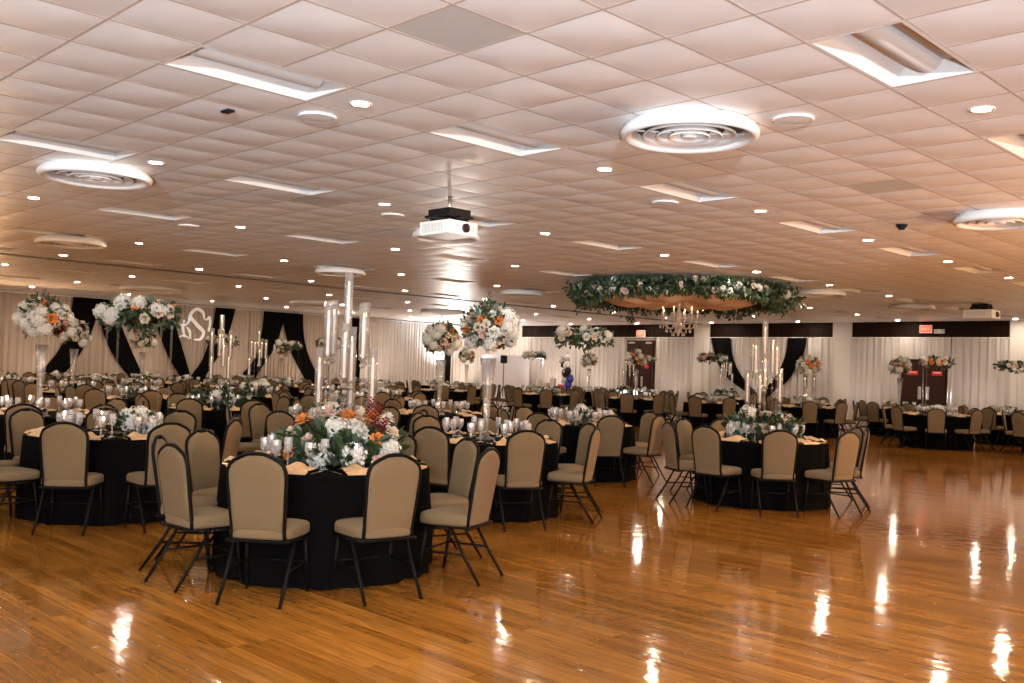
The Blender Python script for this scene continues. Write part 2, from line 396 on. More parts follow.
names = ['in the far corner behind the pale screen', 'behind the balloon column', 'left of the single exit door', 'right of the exit door under the chandelier', 'left of the black swag', 'framed between two black swags', 'left of the double doors', 'right of the double doors', 'at the right edge of the picture', 'beyond the right edge of the picture']
for k, (a, b) in enumerate(xb):
    curtain('drape_panel', M['drapewhite'], (WY-.02, -1), a, b, 3.02, 'x', amp=.04, seed=40+k, lab='white pleated drape on the back wall ' + names[k], pitch=.22)['group'] = 'back wall drapes'
curtain('drape_panel', M['drapewhite'], (WY-.06, -1), -13.9, -12.1, 3.02, 'x', .02, 77, 'short white drape above the double doors', pitch=.2)
# shorten the valance above the double doors
for o in [o for o in COL.objects if o.get('label') == 'short white drape above the double doors']:
    for v in o.data.vertices: v.co.z = 2.3 + (v.co.z-.01)*(.72/3.01)
# drape rods
for nm, p in (('curtain_rod', [(WX+.09, SY+.3, 3.51), (WX+.09, WY-.2, 3.51)]),):
    t = thing(nm, 'long rod along the left wall holding the white drapes', 'curtain rod'); MB().tube(p, .018, 8).build('rod', M['white'], t)
t = thing('curtain_rod', 'long rod along the back wall holding the white drapes', 'curtain rod'); MB().tube([(WX+.2, WY-.11, 3.03), (-2, WY-.11, 3.03)], .018, 8).build('rod', M['white'], t)
# black swept drapes
def black_drape(rows_, axis, fixed, sgn, lab, seed):
    """rows_: (a_left, a_right, z) from top to bottom"""
    b = MB(); n = 26
    def fn(u, v):
        f = v*(len(rows_)-1); k = min(int(f), len(rows_)-2); q = f-k
        # smooth interpolation
        p0, p1 = rows_[k], rows_[k+1]; pm = rows_[max(k-1, 0)]; pp = rows_[min(k+2, len(rows_)-1)]
        def cr(i): return .5*((2*p0[i]) + (-pm[i]+p1[i])*q + (2*pm[i]-5*p0[i]+4*p1[i]-pp[i])*q*q + (-pm[i]+3*p0[i]-3*p1[i]+pp[i])*q**3)
        l, r, z = cr(0), cr(1), cr(2)
        a = l+(r-l)*u; d = fixed + sgn*(.20 + .03*math.sin(u*2*PI*4.5+seed) + .015*math.sin(u*2*PI*9+2*seed))
        return (d, a, z) if axis == 'y' else (a, d, z)
    b.grid(fn, n, 18)
    o = b.build('black_drape', M['blackdrape']); so = o.modifiers.new('thickness', 'SOLIDIFY'); so.thickness = .012
    tag(o, lab, 'drape', 'black swept drapes'); return o
LW = [([(12.72, 13.6, 3.5), (12.65, 13.5, 2.7), (12.45, 13.2, 1.9), (11.95, 12.75, 1.1), (11.2, 12.1, .5), (10.9, 11.6, .02)], 'left wing of the black drape pair behind the large round bouquet'),
      ([(13.5, 14.2, 3.5), (13.65, 14.4, 2.7), (13.95, 14.75, 1.9), (14.4, 15.1, 1.2), (14.9, 15.45, .6), (15.1, 15.6, .02)], 'right wing of black drape pair behind the long flower cloud'),
      ([(15.3, 16.2, 3.5), (15.6, 16.4, 2.9), (15.95, 16.7, 2.1), (16.3, 16.95, 1.4), (16.75, 17.15, .75), (16.85, 17.2, .02)], 'black drape sweeping down left of the projected initials'),
      ([(18.05, 18.9, 3.5), (17.95, 18.7, 2.7), (17.75, 18.4, 1.9), (17.5, 18.05, 1.3), (17.15, 17.75, .8), (17.1, 17.6, .02)], 'black drape sweeping down right of the projected initials'),
      ([(20.15, 21.1, 3.5), (20.1, 20.95, 2.8), (19.95, 20.65, 2.0), (19.7, 20.25, 1.4), (19.1, 19.8, .7), (18.9, 19.5, .02)], 'left wing of black drape pair left of the front candelabra'),
      ([(21.0, 21.95, 3.5), (21.15, 22.0, 2.8), (21.45, 22.2, 2.0), (21.8, 22.5, 1.4), (22.25, 22.9, .7), (22.4, 23.0, .02)], 'right wing of black drape pair left of the front candelabra'),
      ([(24.45, 25.0, 3.5), (24.5, 25.0, 2.4), (24.5, 24.95, 1.2), (24.55, 24.9, .02)], 'narrow black drape behind the front candelabra'),
      ([(29.75, 30.25, 3.5), (29.8, 30.2, 2.4), (29.85, 30.2, 1.2), (29.85, 30.15, .02)], 'narrow black drape behind the tall flower vase near the bright corner')]
for k, (r, lab) in enumerate(LW): black_drape(r, 'y', WX, 1, lab, k)
RW = [([(-21.35, -20.45, 3.02), (-21.2, -20.4, 2.5), (-20.95, -20.2, 1.95), (-20.5, -19.8, 1.4), (-19.75, -19.3, .95), (-19.3, -19.0, .6), (-19.25, -19.0, .02)], 'black drape curving down to the right on the back wall under the garland'),
      ([(-18.0, -17.2, 3.02), (-18.05, -17.3, 2.5), (-18.25, -17.6, 1.95), (-18.6, -17.95, 1.4), (-19.0, -18.5, 1.0), (-19.1, -18.8, .6), (-19.1, -18.85, .02)], 'black drape curving down to the left on the back wall behind candles')]
for k, (r, lab) in enumerate(RW): black_drape(r, 'x', WY, -1, lab, k+9)
# dark wooden header band, pilasters, doors
def panel_band(x0, x1, k):
    b = MB(); n = int((x1-x0)/.2)
    for q in range(n):
        a = x0+(x1-x0)*q/n; c = x0+(x1-x0)*(q+1)/n; b.box(a+.004, c-.004, WY-.07, WY, 3.0, CEIL-.005)
    struct(b.build(f'trim_{k}', M['wood'], smooth=False))
panel_band(-32.0, -22.2, 2); panel_band(-21.48, -16.25, 3); panel_band(-15.55, -10.3, 4); panel_band(-9.5, -2, 5)
for k, (a, b) in enumerate(((-22.2, -21.48), (-16.25, -15.55), (-10.3, -9.5))):
    struct(MB().box(a, b, WY-.14, WY, 0, CEIL).build(f'pillar_{k+1}', M['paint'], smooth=False))
def doorway(n, x0, x1, z1, leaves, plates):
    d = struct(MB().box(x0-.06, x1+.06, WY-.05, WY-.001, 0, z1+.06).build(f'door_{n}', M['door'], smooth=False))
    wv = (x1-x0)/leaves
    for k in range(leaves):
        MB().box(x0+k*wv+.01, x0+(k+1)*wv-.01, WY-.09, WY-.05, .01, z1).build('door_leaf', M['door'], d, False)
    for hx in plates: MB().box(hx-.055, hx+.055, WY-.105, WY-.09, .95, 1.38).build('push_plate', M['chrome'], d, False)
    return d
doorway(1, -25.6, -24.25, 2.85, 2, (-25.05, -24.8)); doorway(2, -13.72, -12.28, 2.3, 2, (-13.12, -12.86))
# signs
FONT_N = 0
def text(name, body, size, loc, rot, m, parent, ext=.002):
    c = bpy.data.curves.new(name, 'FONT'); c.body = body; c.size = size; c.extrude = ext; c.align_x = 'CENTER'; c.align_y = 'CENTER'
    c.materials.append(m); q = bpy.data.objects.new(name, c); COL.objects.link(q); bpy.context.view_layer.update()
    me = bpy.data.meshes.new_from_object(q); bpy.data.objects.remove(q); bpy.data.curves.remove(c)
    return link(name, me, parent, loc, rot)
def exit_sign(x, z, y, w_, h_, lab, lit=True):
    t = thing('exit_sign', lab, 'exit sign', (x, y, z))
    MB().box(-w_/2-.03, w_/2+.03, 0, .06, -h_/2-.03, h_/2+.03).build('housing', M['white'], t, False, .01)
    MB().box(-w_/2, w_/2, -.012, .002, -h_/2, h_/2).build('red_face', M['exitred'] if lit else M['signred'], t, False)
    text('lettering', 'EXIT', h_*.6, (0, -.016, 0), (PI/2, 0, 0), M['letter'], t)
    return t
exit_sign(-24.87, 3.2, WY-.17, .4, .22, 'lit red exit sign above the single dark door left of the chandelier')
exit_sign(-12.93, 3.32, WY-.17, .36, .22, 'lit red exit sign above the dark double doors')
t = thing('emergency_light', 'small white emergency light box right of the red exit sign', 'emergency light', (-12.5, WY-.15, 3.24))
MB().box(-.17, .17, 0, .07, -.07, .07).build('housing', M['white'], t, False, .01)
for s_ in (-1, 1): MB().ball((s_*.1, -.02, .01), .045, 10, 8).build('lamp_head', M['screen'], t)
for x, z, lab in ((-13.35, 1.84, 'left red sign on the dark double doors'), (-12.55, 1.84, 'right red sign on the dark double doors'), (-24.55, 1.8, 'round red sign on the single dark door')):
    t = thing('door_sign', lab, 'sign', (x, WY-.095, z))
    if 'round' in lab: MB().ball((0, -.004, 0), .11, 14, 8, sq=(1, .08, .85)).build('plate', M['signred'], t)
    else:
        MB().box(-.17, .17, -.012, 0, -.075, .075).build('plate', M['signred'], t, False)
        MB().box(-.12, .12, -.015, -.011, .01, .03).build('white_line', M['letter'], t, False)
for x, lab in ((-25.35, 'left'), (-24.45, 'right')):
    t = thing('door_closer', f'{lab} steel closer at the top of the single dark door', 'door closer', (x, WY-.1, 2.8))
    MB().box(-.16, .16, -.06, 0, -.03, .03).build('body', M['chrome'], t, False, .008); MB().tube([(-.1, -.07, .03), (.16, -.1, .035)], .012, 6).build('arm', M['chrome'], t)

# projected initials on the drape: the light is modelled as faintly glowing ribbons
def ribbon(b, pts, wds):
    n = len(pts)
    P = []
    for k in range(n-1):
        p0 = Vector(pts[max(k-1, 0)]); p1 = Vector(pts[k]); p2 = Vector(pts[k+1]); p3 = Vector(pts[min(k+2, n-1)])
        for q in range(8):
            s = q/8; P.append((.5*((2*p1)+(-p0+p2)*s+(2*p0-5*p1+4*p2-p3)*s*s+(-p0+3*p1-3*p2+p3)*s**3), wds[k]+(wds[k+1]-wds[k])*s))
    P.append((Vector(pts[-1]), wds[-1])); m = len(P); vs = []
    for k, (p, w_) in enumerate(P):
        t_ = (P[min(k+1, m-1)][0]-P[max(k-1, 0)][0]).normalized(); nn = Vector((-t_.y, t_.x))
        for sg in (1, -1):
            q = p+nn*w_*.5*sg; vs.append((0, q.x, q.y))
    b.add(vs, [(2*k, 2*k+1, 2*k+3, 2*k+2) for k in range(m-1)])
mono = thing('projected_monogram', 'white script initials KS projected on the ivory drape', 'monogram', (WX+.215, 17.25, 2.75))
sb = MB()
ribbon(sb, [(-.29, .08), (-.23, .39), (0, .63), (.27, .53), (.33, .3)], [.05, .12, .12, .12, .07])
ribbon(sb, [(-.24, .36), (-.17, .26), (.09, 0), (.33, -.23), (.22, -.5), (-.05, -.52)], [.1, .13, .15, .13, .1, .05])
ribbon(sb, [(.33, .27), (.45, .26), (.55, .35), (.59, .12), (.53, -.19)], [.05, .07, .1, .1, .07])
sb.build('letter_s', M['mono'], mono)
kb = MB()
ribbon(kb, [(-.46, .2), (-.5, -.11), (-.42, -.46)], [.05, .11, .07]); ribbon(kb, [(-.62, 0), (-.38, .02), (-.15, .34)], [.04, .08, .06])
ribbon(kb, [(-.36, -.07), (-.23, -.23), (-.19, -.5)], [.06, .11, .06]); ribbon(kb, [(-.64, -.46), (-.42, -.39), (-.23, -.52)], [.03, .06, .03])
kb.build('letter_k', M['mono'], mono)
# ------------------------------------------------------------------ lights
def light(name, kind, loc, energy, col, **kw):
    l = bpy.data.lights.new(name, kind); l.energy = energy; l.color = col
    for k, v in kw.items(): setattr(l, k, v)
    o = bpy.data.objects.new(name, l); COL.objects.link(o); o.location = loc; return o
def aim(o, p): o.rotation_euler = (Vector(p)-o.location).to_track_quat('-Z', 'Y').to_euler()
o = light('photo_flash', 'SPOT', (6, -6, 2.45), 17000, (.82, .91, 1), shadow_soft_size=.12, spot_size=math.radians(100), spot_blend=.05)
el = math.radians(50.3); o.rotation_euler = Vector((-AX*math.cos(el), AY*math.cos(el), math.sin(el))).to_track_quat('-Z', 'Y').to_euler()
o = light('added_near_fill', 'SPOT', (3, -3, .25), 6300, (.70, .85, 1), shadow_soft_size=.25, spot_size=math.radians(110), spot_blend=.06)  # unseen lamp added to whiten the near ceiling
el = math.radians(61); o.rotation_euler = Vector((-AX*math.cos(el), AY*math.cos(el), math.sin(el))).to_track_quat('-Z', 'Y').to_euler()
light('photo_fill_flash', 'POINT', (6, -6, 2.45), 3600, (.90, .95, 1), shadow_soft_size=.3)
o = light('corner_uplight', 'SPOT', (WX+1.1, 29.4, .5), 2100, (.95, .96, 1), shadow_soft_size=.12, spot_size=1.9, spot_blend=.8); aim(o, (WX+1.6, 29.4, 3.6))
for y, e in ((11.5, 60), (15, 60), (18.6, 60), (22, 70), (25.5, 120), (31, 220)):
    o = light('wall_uplight', 'SPOT', (WX+1.3, y, .3), e, (1, .80, .62), shadow_soft_size=.1, spot_size=2.4, spot_blend=.9); aim(o, (WX+.5, y, 3.4))  # unseen spots added to brighten the left wall drapes
for x, e in ((-32.5, 160), (-29.5, 160), (-27, 120), (-23, 70), (-19, 60), (-15, 60), (-11, 60)):
    o = light('wall_uplight', 'SPOT', (x, WY-1.3, .3), e, (1, .82, .70), shadow_soft_size=.1, spot_size=2.4, spot_blend=.9); aim(o, (x, WY-.5, 3.4))
for p, tgt, e in (((3.5, 15, 1.2), (-5, 14, 4.2), 3200), ((0, 28, 1.2), (-9, 21, 4.2), 2000), ((-16, -3, 1.2), (-17, 6, 4.2), 1500), ((-33, 9, .8), (-23, 12, 4.0), 900)):
    o = light('added_warm_fill', 'SPOT', p, e, (1, .62, .34), shadow_soft_size=.2, spot_size=2.0, spot_blend=.8); aim(o, tgt)  # unseen warm spots added to lift the ceiling
o = light('warm_side_lamp', 'SPOT', (5.5, 16, 2.3), 4500, (1, .46, .16), shadow_soft_size=.3, spot_size=1.7, spot_blend=.8); aim(o, (-7, 9, .4))
o = light('corner_ceiling_light', 'SPOT', (-33, 29.3, .8), 1500, (1, .93, .86), shadow_soft_size=.2, spot_size=2.0, spot_blend=.8); aim(o, (-23, 21, 4.0))
# garland spotlight
o = light('garland_spot', 'SPOT', (-10.6, 17.0, 3.5), 60, (1, .9, .5), shadow_soft_size=.05, spot_size=1.6, spot_blend=.6); aim(o, (-11.2, 16.9, 3.2))
w = bpy.data.worlds.new('world'); SC.world = w; w.use_nodes = True
w.node_tree.nodes['Background'].inputs[0].default_value = (.02, .016, .013, 1)
SC.view_settings.view_transform = 'Standard'; SC.view_settings.look = 'None'; SC.view_settings.exposure = -.2; SC.view_settings.gamma = 1
SC.view_settings.use_curve_mapping = False
SC.cycles.use_denoising = True
SC.cycles.max_bounces = 8; SC.cycles.transparent_max_bounces = 24; SC.cycles.diffuse_bounces = 4; SC.cycles.glossy_bounces = 3
SC.cycles.sample_clamp_indirect = 6; SC.cycles.caustics_reflective = False; SC.cycles.caustics_refractive = False

# ------------------------------------------------------------------ banquet chair (sitter faces +Y)
TILT = math.radians(9)
def back_outline(off=0.):
    """crowned outline of the backrest in its own plane (x, height above its foot)"""
    half = [(.178, 0), (.186, .12), (.193, .25), (.199, .35), (.196, .395), (.180, .428), (.150, .452), (.112, .470), (.074, .486), (.045, .494), (.0, .496)]
    half = [(x*.91, z) for x, z in half]
    p = [(x+(off if x > 0 else 0), z+(off if z > .40 else 0)) for x, z in half]
    return p + [(-x, z) for x, z in p[-2::-1]]
def on_back(x, z, t):           # t = out of plane, + toward the sitter
    y0, z0 = -.185, .435
    curve = .018*(1-(x/.2)**2)
    return (x, y0 - z*math.sin(TILT) + (t-curve*.0)*math.cos(TILT), z0 + z*math.cos(TILT) + t*math.sin(TILT))
def make_chair():
    P = {}
    b = MB(); L = 9
    def ringp(s, z):            # rounded seat outline
        pts = []
        for k in range(28):
            a = 2*PI*k/28; c, sn = math.cos(a), math.sin(a)
            x = math.copysign(abs(c)**.42, c); y = math.copysign(abs(sn)**.42, sn)
            wd = .222 + .016*y; pts.append((x*wd*s, .0 + y*.208*s, z))
        return pts
    lv = [(.90, .392), (.985, .398), (1.0, .412), (1.0, .440), (.985, .457), (.94, .468), (.80, .476), (.5, .482), (.15, .484)]
    vs = []; n = 28
    for s, z in lv: vs += ringp(s, z)
    fs = [(i*n+j, i*n+(j+1) % n, (i+1)*n+(j+1) % n, (i+1)*n+j) for i in range(len(lv)-1) for j in range(n)]
    fs += [tuple(range(n))[::-1], tuple((len(lv)-1)*n+j for j in range(n))]
    P['seat'] = (b.add(vs, fs), M['fabric'])
    b = MB(); o = back_outline(); c = (0, .24); k = len(o)
    prof = [(.0, .030), (.5, .030), (.86, .026), (.96, .016), (1.0, .004), (1.0, -.004), (.96, -.014), (.86, -.020), (.5, -.022), (.0, -.022)]
    vs = [on_back(0, .24, .030)]
    for s, t in prof[1:-1]: vs += [on_back(x*s, c[1]+(z-c[1])*s, t) for x, z in o]
    vs.append(on_back(0, .24, -.022)); m = len(prof)-2; fs = []
    for i in range(m-1):
        for j in range(k): fs.append((1+i*k+j, 1+(i+1)*k+j, 1+(i+1)*k+(j+1) % k, 1+i*k+(j+1) % k))
    for j in range(k): fs.append((0, 1+j, 1+(j+1) % k)); fs.append((len(vs)-1, 1+(m-1)*k+(j+1) % k, 1+(m-1)*k+j))
    P['backrest'] = (b.add(vs, fs), M['fabric'])
    b = MB(); o = back_outline(.008)
    path = [(.196, -.02, .40)] + [on_back(x, z, .002) for x, z in o] + [(-.196, -.02, .40)]
    path[0] = (.176, -.185, .385); path[-1] = (-.176, -.185, .385)
    b.tube(path, .0125, 7)
    P['back_frame'] = (b, M['black'])
    b = MB(); b.tube([on_back(x, .496+.004*math.cos(x*30), .012) for x in (-.05, -.025, 0, .025, .05)], [.008, .016, .018, .016, .008], 8)
    P['grip'] = (b, M['black'])
    b = MB(); b.tube([(x, y, .383) for x, y in ((-.195, -.2), (.195, -.2), (.21, .195), (-.21, .195))], .012, 6, closed=True)
    for s in (-1, 1): b.tube([(s*.200, -.03, .375), (s*.208, .1, .375)], .012, 6)
    P['seat_frame'] = (b, M['black'])
    def leg(s, f):
        g = MB()
        if f: g.tube([(s*.198, .13, .385), (s*.203, .155, .20), (s*.208, .185, .0)], [.0125, .012, .011], 6)
        else: g.tube([(s*.194, -.06, .385), (s*.197, -.165, .20), (s*.201, -.30, .0)], [.0125, .012, .011], 6)
        return g
    P['legs'] = [(leg(s, f), M['black']) for f in (1, 0) for s in (1, -1)]
    b = MB(); b.tube([(-.205, .155, .20), (.205, .155, .20)], .008, 6)
    for s in (-1, 1): b.tube([(s*.203, .155, .20), (s*.197, -.165, .20)], .008, 6)
    P['stretcher'] = (b, M['black'])
    return P
CH = make_chair()
CM = {k: v[0].mesh(k, v[1]) for k, v in CH.items() if k != 'legs'}
CL = [g.mesh('leg', m) for g, m in CH['legs']]
one = MB()
for k, v in CH.items():
    for g, m in (v if k == 'legs' else [v]): one.merge(g, mi=0 if m == M['fabric'] else 1)
CONE = one.mesh('banquet_chair', [M['fabric'], M['black']])
CHAIRS = []          # (x, y, rz, table name, near/far, px)
def put_chair(x, y, rz, lab, detailed):
    if not detailed:
        o = link('banquet_chair', CONE, None, (x, y, 0), (0, 0, rz)); return tag(o, lab, 'chair', 'banquet chairs')
    t = thing('banquet_chair', lab, 'chair', (x, y, 0), rz, 'banquet chairs')
    for k in ('seat', 'backrest', 'back_frame', 'grip', 'seat_frame', 'stretcher'): link(k, CM[k], t)
    for l in CL: link('leg', l, t)
    return t

# ------------------------------------------------------------------ tables
R = .765; TH = .757
# name, x, y, kind, chair angles seen from the standing point (0 = right, 90 = away)
def ring(n, ph): return [ph + 360*k/n for k in range(n)]
TABLES = [
 ('front candelabra table', -6.04, 4.14, 'candle', [-100, -59, -12, 32, 72, 113, 153, 189, 222]),
 ('left low-flower table', -9.29, 3.87, 'cloud', [-85, -44, -5, 35, 77, 115, 155, 195, 233]),
 ('right candelabra table', -6.10, 10.5, 'candle', [-97, -135, -166, 132, 100, 63, 9, -21, -57]),
 ('tall vase table behind front table', -7.38, 7.05, 'ball', [-70, -114, -20, 22, 55, 92, 125, 160, 200]),
 ('white low-flower table left of dance floor', -9.08, 10.57, 'cloud', [-75, -32, 30, 68, 98, 130, 163, 203, 238]),
 ('second tall vase table', -11.68, 10.1, 'ball', [-45, -95, -135, 0, 50, 90, 135, 180]),
 ('table hidden behind front candelabra', -10.24, 7.0, 'low', [-105, -60, -18, 20, 58, 100, 150, 195]),
 ('left candelabra table', -13.7, 7.35, 'candle', [-92, -135, -50, 180, 140, 95, 50, -5]),
 ('leftmost tall vase table', -12.5, 4.3, 'ball', [-70, -115, -30, 20, 65, 110, 160, 205]),
 ('low white flower table at left', -17.2, 7.5, 'low', ring(8, 15)),
 ('tall vase table left of black drapes', -20.0, 7.5, 'ball', ring(8, -80)),
 ('left edge back table', -23.3, 7.4, 'low', ring(8, 0)),
 ('third row low-flower table', -15.0, 10.5, 'low', ring(8, -70)),
 ('small candelabra table at left', -18.15, 10.6, 'candle', ring(8, -110)),
 ('slim vase table at left', -22.3, 9.95, 'ball', ring(8, -95)),
 ('fourth table by the left wall', -25.5, 10.2, 'low', ring(8, -60)),
 ('corner table by the left wall', -28.8, 10.3, 'low', ring(8, -100)),
 ('orange flower table', -17.0, 13.0, 'low', ring(8, -90)),
 ('cloud table behind front candles', -20.3, 13.9, 'cloud', ring(8, -65)),
 ('flower cloud table by the initials', -23.6, 12.7, 'cloud', ring(8, -100)),
 ('middle table by the left wall', -26.9, 13.3, 'low', ring(8, -80)),
 ('wall side table under the initials', -30.2, 13.6, 'low', ring(8, -95)),
 ('gold runner table', -22.3, 17.0, 'low', ring(8, -75)),
 ('twin cloud table by the left wall', -25.3, 15.8, 'cloud', ring(8, -110)),
 ('round bouquet table by the left wall', -28.3, 17.4, 'ball', ring(8, -85)),
 ('wall table behind round bouquet', -31.3, 17.6, 'low', ring(8, -95)),
 ('table left of the dance floor', -22.7, 19.8, 'low', ring(8, -90)),
 ('back table before the bright drape', -26.2, 20.2, 'low', ring(8, -70)),
 ('far table at the left wall', -29.4, 21.2, 'low', ring(8, -100)),
 ('middle table before pale screen', -20.1, 21.7, 'low', ring(8, -90)),
 ('bouquet table before the exit door', -17.2, 22.4, 'ball', ring(8, -102)),
 ('table under the chandelier', -14.95, 22.95, 'cloud', ring(8, -112)),
 ('table left of the double doors', -12.45, 23.7, 'cylinder', ring(8, -88)),
 ('table before the double doors', -8.9, 23.2, 'cloud', ring(8, -90)),
 ('table at the right edge', -6.4, 23.9, 'low', ring(8, 178)),
 ('slim vase table beside double doors', -11.35, 26.9, 'ball', ring(8, -80)),
 ('last table at right back wall', -8.4, 26.8, 'cloud', ring(8, -70)),
 ('candelabra table by black swag', -17.5, 27.7, 'candle', ring(8, -95)),
 ('candelabra table before the exit door', -19.3, 24.8, 'candle', ring(8, -75)),
 ('cloud table before exit door', -20.6, 27.3, 'cloud', ring(8, -100)),
 ('flower cloud table before the balloons', -23.1, 24.3, 'cloud', ring(8, -85)),
 ('slim vase table before the balloons', -23.4, 27.6, 'ball', ring(8, -65)),
 ('vase table before the pale screen', -25.4, 23.2, 'ball', ring(8, -100)),
 ('far corner table', -28.6, 24.6, 'low', ring(8, -85)),
 ('table by the back wall under the swags', -14.4, 27.2, 'low', ring(8, -75)),
]
def cloth_mesh(seed):
    rn = random.Random(seed); n = 72; ph = [rn.uniform(0, 6) for _ in range(4)]
    vs = []; prof = [(0.02, 0), (.45, 0), (.93, 0), (.985, -.003), (1.0, -.015), (1.006, -.05), (1.012, -.2), (1.02, -.45), (1.03, -.70), (1.035, -TH+.006)]
    for r, z in prof:
        for j in range(n):
            a = 2*PI*j/n; dz = min(1, max(0, -z/.5))
            rr = R*r + dz*(.020*math.sin(11*a+ph[0]) + .014*math.sin(19*a+ph[1]) + .010*math.sin(27*a+ph[2]))
            vs.append((rr*math.cos(a), rr*math.sin(a), TH+z))
    fs = [(i*n+j, i*n+(j+1) % n, (i+1)*n+(j+1) % n, (i+1)*n+j) for i in range(len(prof)-1) for j in range(n)]
    fs.append(tuple(range(n)))
    b = MB().add(vs, [f[::-1] for f in fs]); return b.mesh('tablecloth', M['blackcloth'])
cloths = [cloth_mesh(k) for k in range(3)]
# napkins
def napkin_mesh(seed):
    rn = random.Random(seed); ph = [rn.uniform(0, 6) for _ in range(4)]; b = MB(); wv = .225
    def fn(u, v):
        x = (u-.5)*wv*(1+.25*(1-v)); y = -.19 + v*.27                    # y<0: toward the table middle edge, drops over the rim
        x += .03*math.sin(v*6+ph[2])*(v-.3)
        h = .012 + .022*abs(math.sin(u*7+ph[0])*math.cos(v*6+ph[1])) + .035*math.exp(-((u-.5-.1*math.sin(v*5+ph[3]))/.14)**2)*(.3+.7*v)
        z = h
        rim = .055
        if y < -.12:
            e = (-.12-y); pk = max(0, 1-abs(u-.5)*2.2); y = -.12 - min(e, .02) ; z = h*.6 - max(0, e-.02)*(.5+1.5*pk) if pk > 0 else h*.4
        return (x, y, max(z, .004) if y > -.1399 else z)
    b.grid(fn, 12, 12)
    return b.mesh('napkin', M['goldcloth'])
naps = [napkin_mesh(k) for k in range(3)]
# stemmed goblets: water goblet (wide, faceted) and wine glass
def goblet_mesh(kind, n=12):
    if kind: pr = [(.036, 0), (.034, .004), (.008, .010), (.006, .05), (.008, .078), (.026, .096), (.038, .125), (.041, .155), (.038, .190), (.036, .190), (.039, .155), (.036, .127), (.024, .10), (.001, .09)]
    else: pr = [(.034, 0), (.032, .004), (.007, .010), (.005, .08), (.007, .095), (.024, .112), (.032, .14), (.033, .17), (.030, .215), (.0285, .215), (.031, .17), (.030, .14), (.022, .116), (.001, .105)]
    return MB().lathe(pr, n).mesh('goblet', M['goblet'], False)
gob = [goblet_mesh(0), goblet_mesh(1)]
plate_me = MB().lathe([(.001, .004), (.09, .004), (.10, .006), (.145, .014), (.147, .016), (.10, .010), (.001, .009)], 28).mesh('charger_plate', M['plate'])
def flat_mesh(kind):
    b = MB()
    if kind: b.tube([(0, -.1, .004), (0, .0, .005), (0, .02, .004)], [.004, .003, .006], 6); b.box(-.008, .009, .02, .11, .0025, .0045)
    else:
        b.tube([(0, -.1, .004), (0, .03, .006)], [.004, .003], 6)
        for k in (-1.5, -.5, .5, 1.5): b.box(k*.006-.0018, k*.006+.0018, .045, .10, .004, .006)
        b.box(-.011, .011, .03, .046, .004, .006)
    return b.mesh('flatware', M['brass'], False)
fork_me, knife_me = flat_mesh(0), flat_mesh(1)

# ------------------------------------------------------------------ flowers
def petal(b, c, d, up, L, W_, curl, mi=0):
    d = d.normalized(); s = d.cross(up); s = s.normalized() if s.length > 1e-5 else d.orthogonal().normalized(); n = s.cross(d)
    m = c + d*L*.55 + n*curl*L*.5; e = c + d*L + n*curl*L
    b.add([c, m-s*W_*.5, e, m+s*W_*.5], [(0, 1, 2, 3)], mi)
def hydrangea(seed):
    rn = random.Random(seed); b = MB(); b.ball((0, 0, 0), .060, 8, 6, sq=(1, 1, .9))
    n = 84
    for k in range(n):
        z = 1-2*(k+.5)/n*.84; a = k*2.39996; rr = math.sqrt(max(0, 1-z*z)); d = Vector((rr*math.cos(a), rr*math.sin(a), z*.9))
        c = d*(.063+rn.uniform(-.009, .009)); d = (d+Vector((rn.uniform(-.3, .3), rn.uniform(-.3, .3), rn.uniform(-.3, .3)))).normalized(); s = d.orthogonal().normalized(); s2 = d.cross(s); t0 = rn.uniform(0, PI)
        for q in range(4):
            ang = t0+q*PI/2; e = s*math.cos(ang)+s2*math.sin(ang); petal(b, c, e+d*.35, d, .0145, .0145, .1)
    return b.mesh('hydrangea', M['hyd'], False)
def rose(mkey, seed, name):
    rn = random.Random(seed); b = MB(); b.ball((0, 0, .012), .018, 7, 5, sq=(1, 1, 1.25))
    for ring_, (n, r, h, tilt, L) in enumerate(((3, .010, .0, .25, .048), (5, .016, -.006, .55, .048), (6, .02, -.014, .95, .046), (7, .02, -.020, 1.35, .044))):
        for k in range(n):
            a = 2*PI*(k+.5*ring_)/n + rn.uniform(-.15, .15); rd = Vector((math.cos(a), math.sin(a), 0)); tn = Vector((-rd.y, rd.x, 0))
            def fn(u, v):
                th = tilt*v; w_ = .046*math.sin(PI*(.18+.68*v))*(.8+.12*ring_); cup = .35*(1-ring_/4)
                p = rd*(r + math.sin(th)*L*v - abs(u-.5)**2*cup*.08) + tn*(u-.5)*w_ + Vector((0, 0, h + math.cos(th)*L*v*.85 + .012*0)); return p
            b.grid(fn, 3, 3)
    return b.mesh(name, M[mkey])
def spike(seed):
    rn = random.Random(seed); b = MB()
    for k in range(44):
        z = -.06 + .15*k/44; a = k*2.4; r = .022*(1-k/60); d = Vector((math.cos(a), math.sin(a), .5)); petal(b, Vector((r*.4*d.x, r*.4*d.y, z)), d, Vector((0, 0, 1)), .026, .02, -.2)
    return b.mesh('burgundy_spike', M['red'], False)
BL = {'hydrangea': [hydrangea(1), hydrangea(2)], 'cream_rose': [rose('cream', 1, 'cream_rose'), rose('cream', 2, 'cream_rose')], 'blush_rose': [rose('blush', 3, 'blush_rose')],
      'orange_rose': [rose('orange', 4, 'orange_rose')], 'burgundy_rose': [rose('red', 5, 'burgundy_rose')], 'burgundy_spike': [spike(1)], 'white_rose': [rose('hyd', 7, 'white_rose')]}
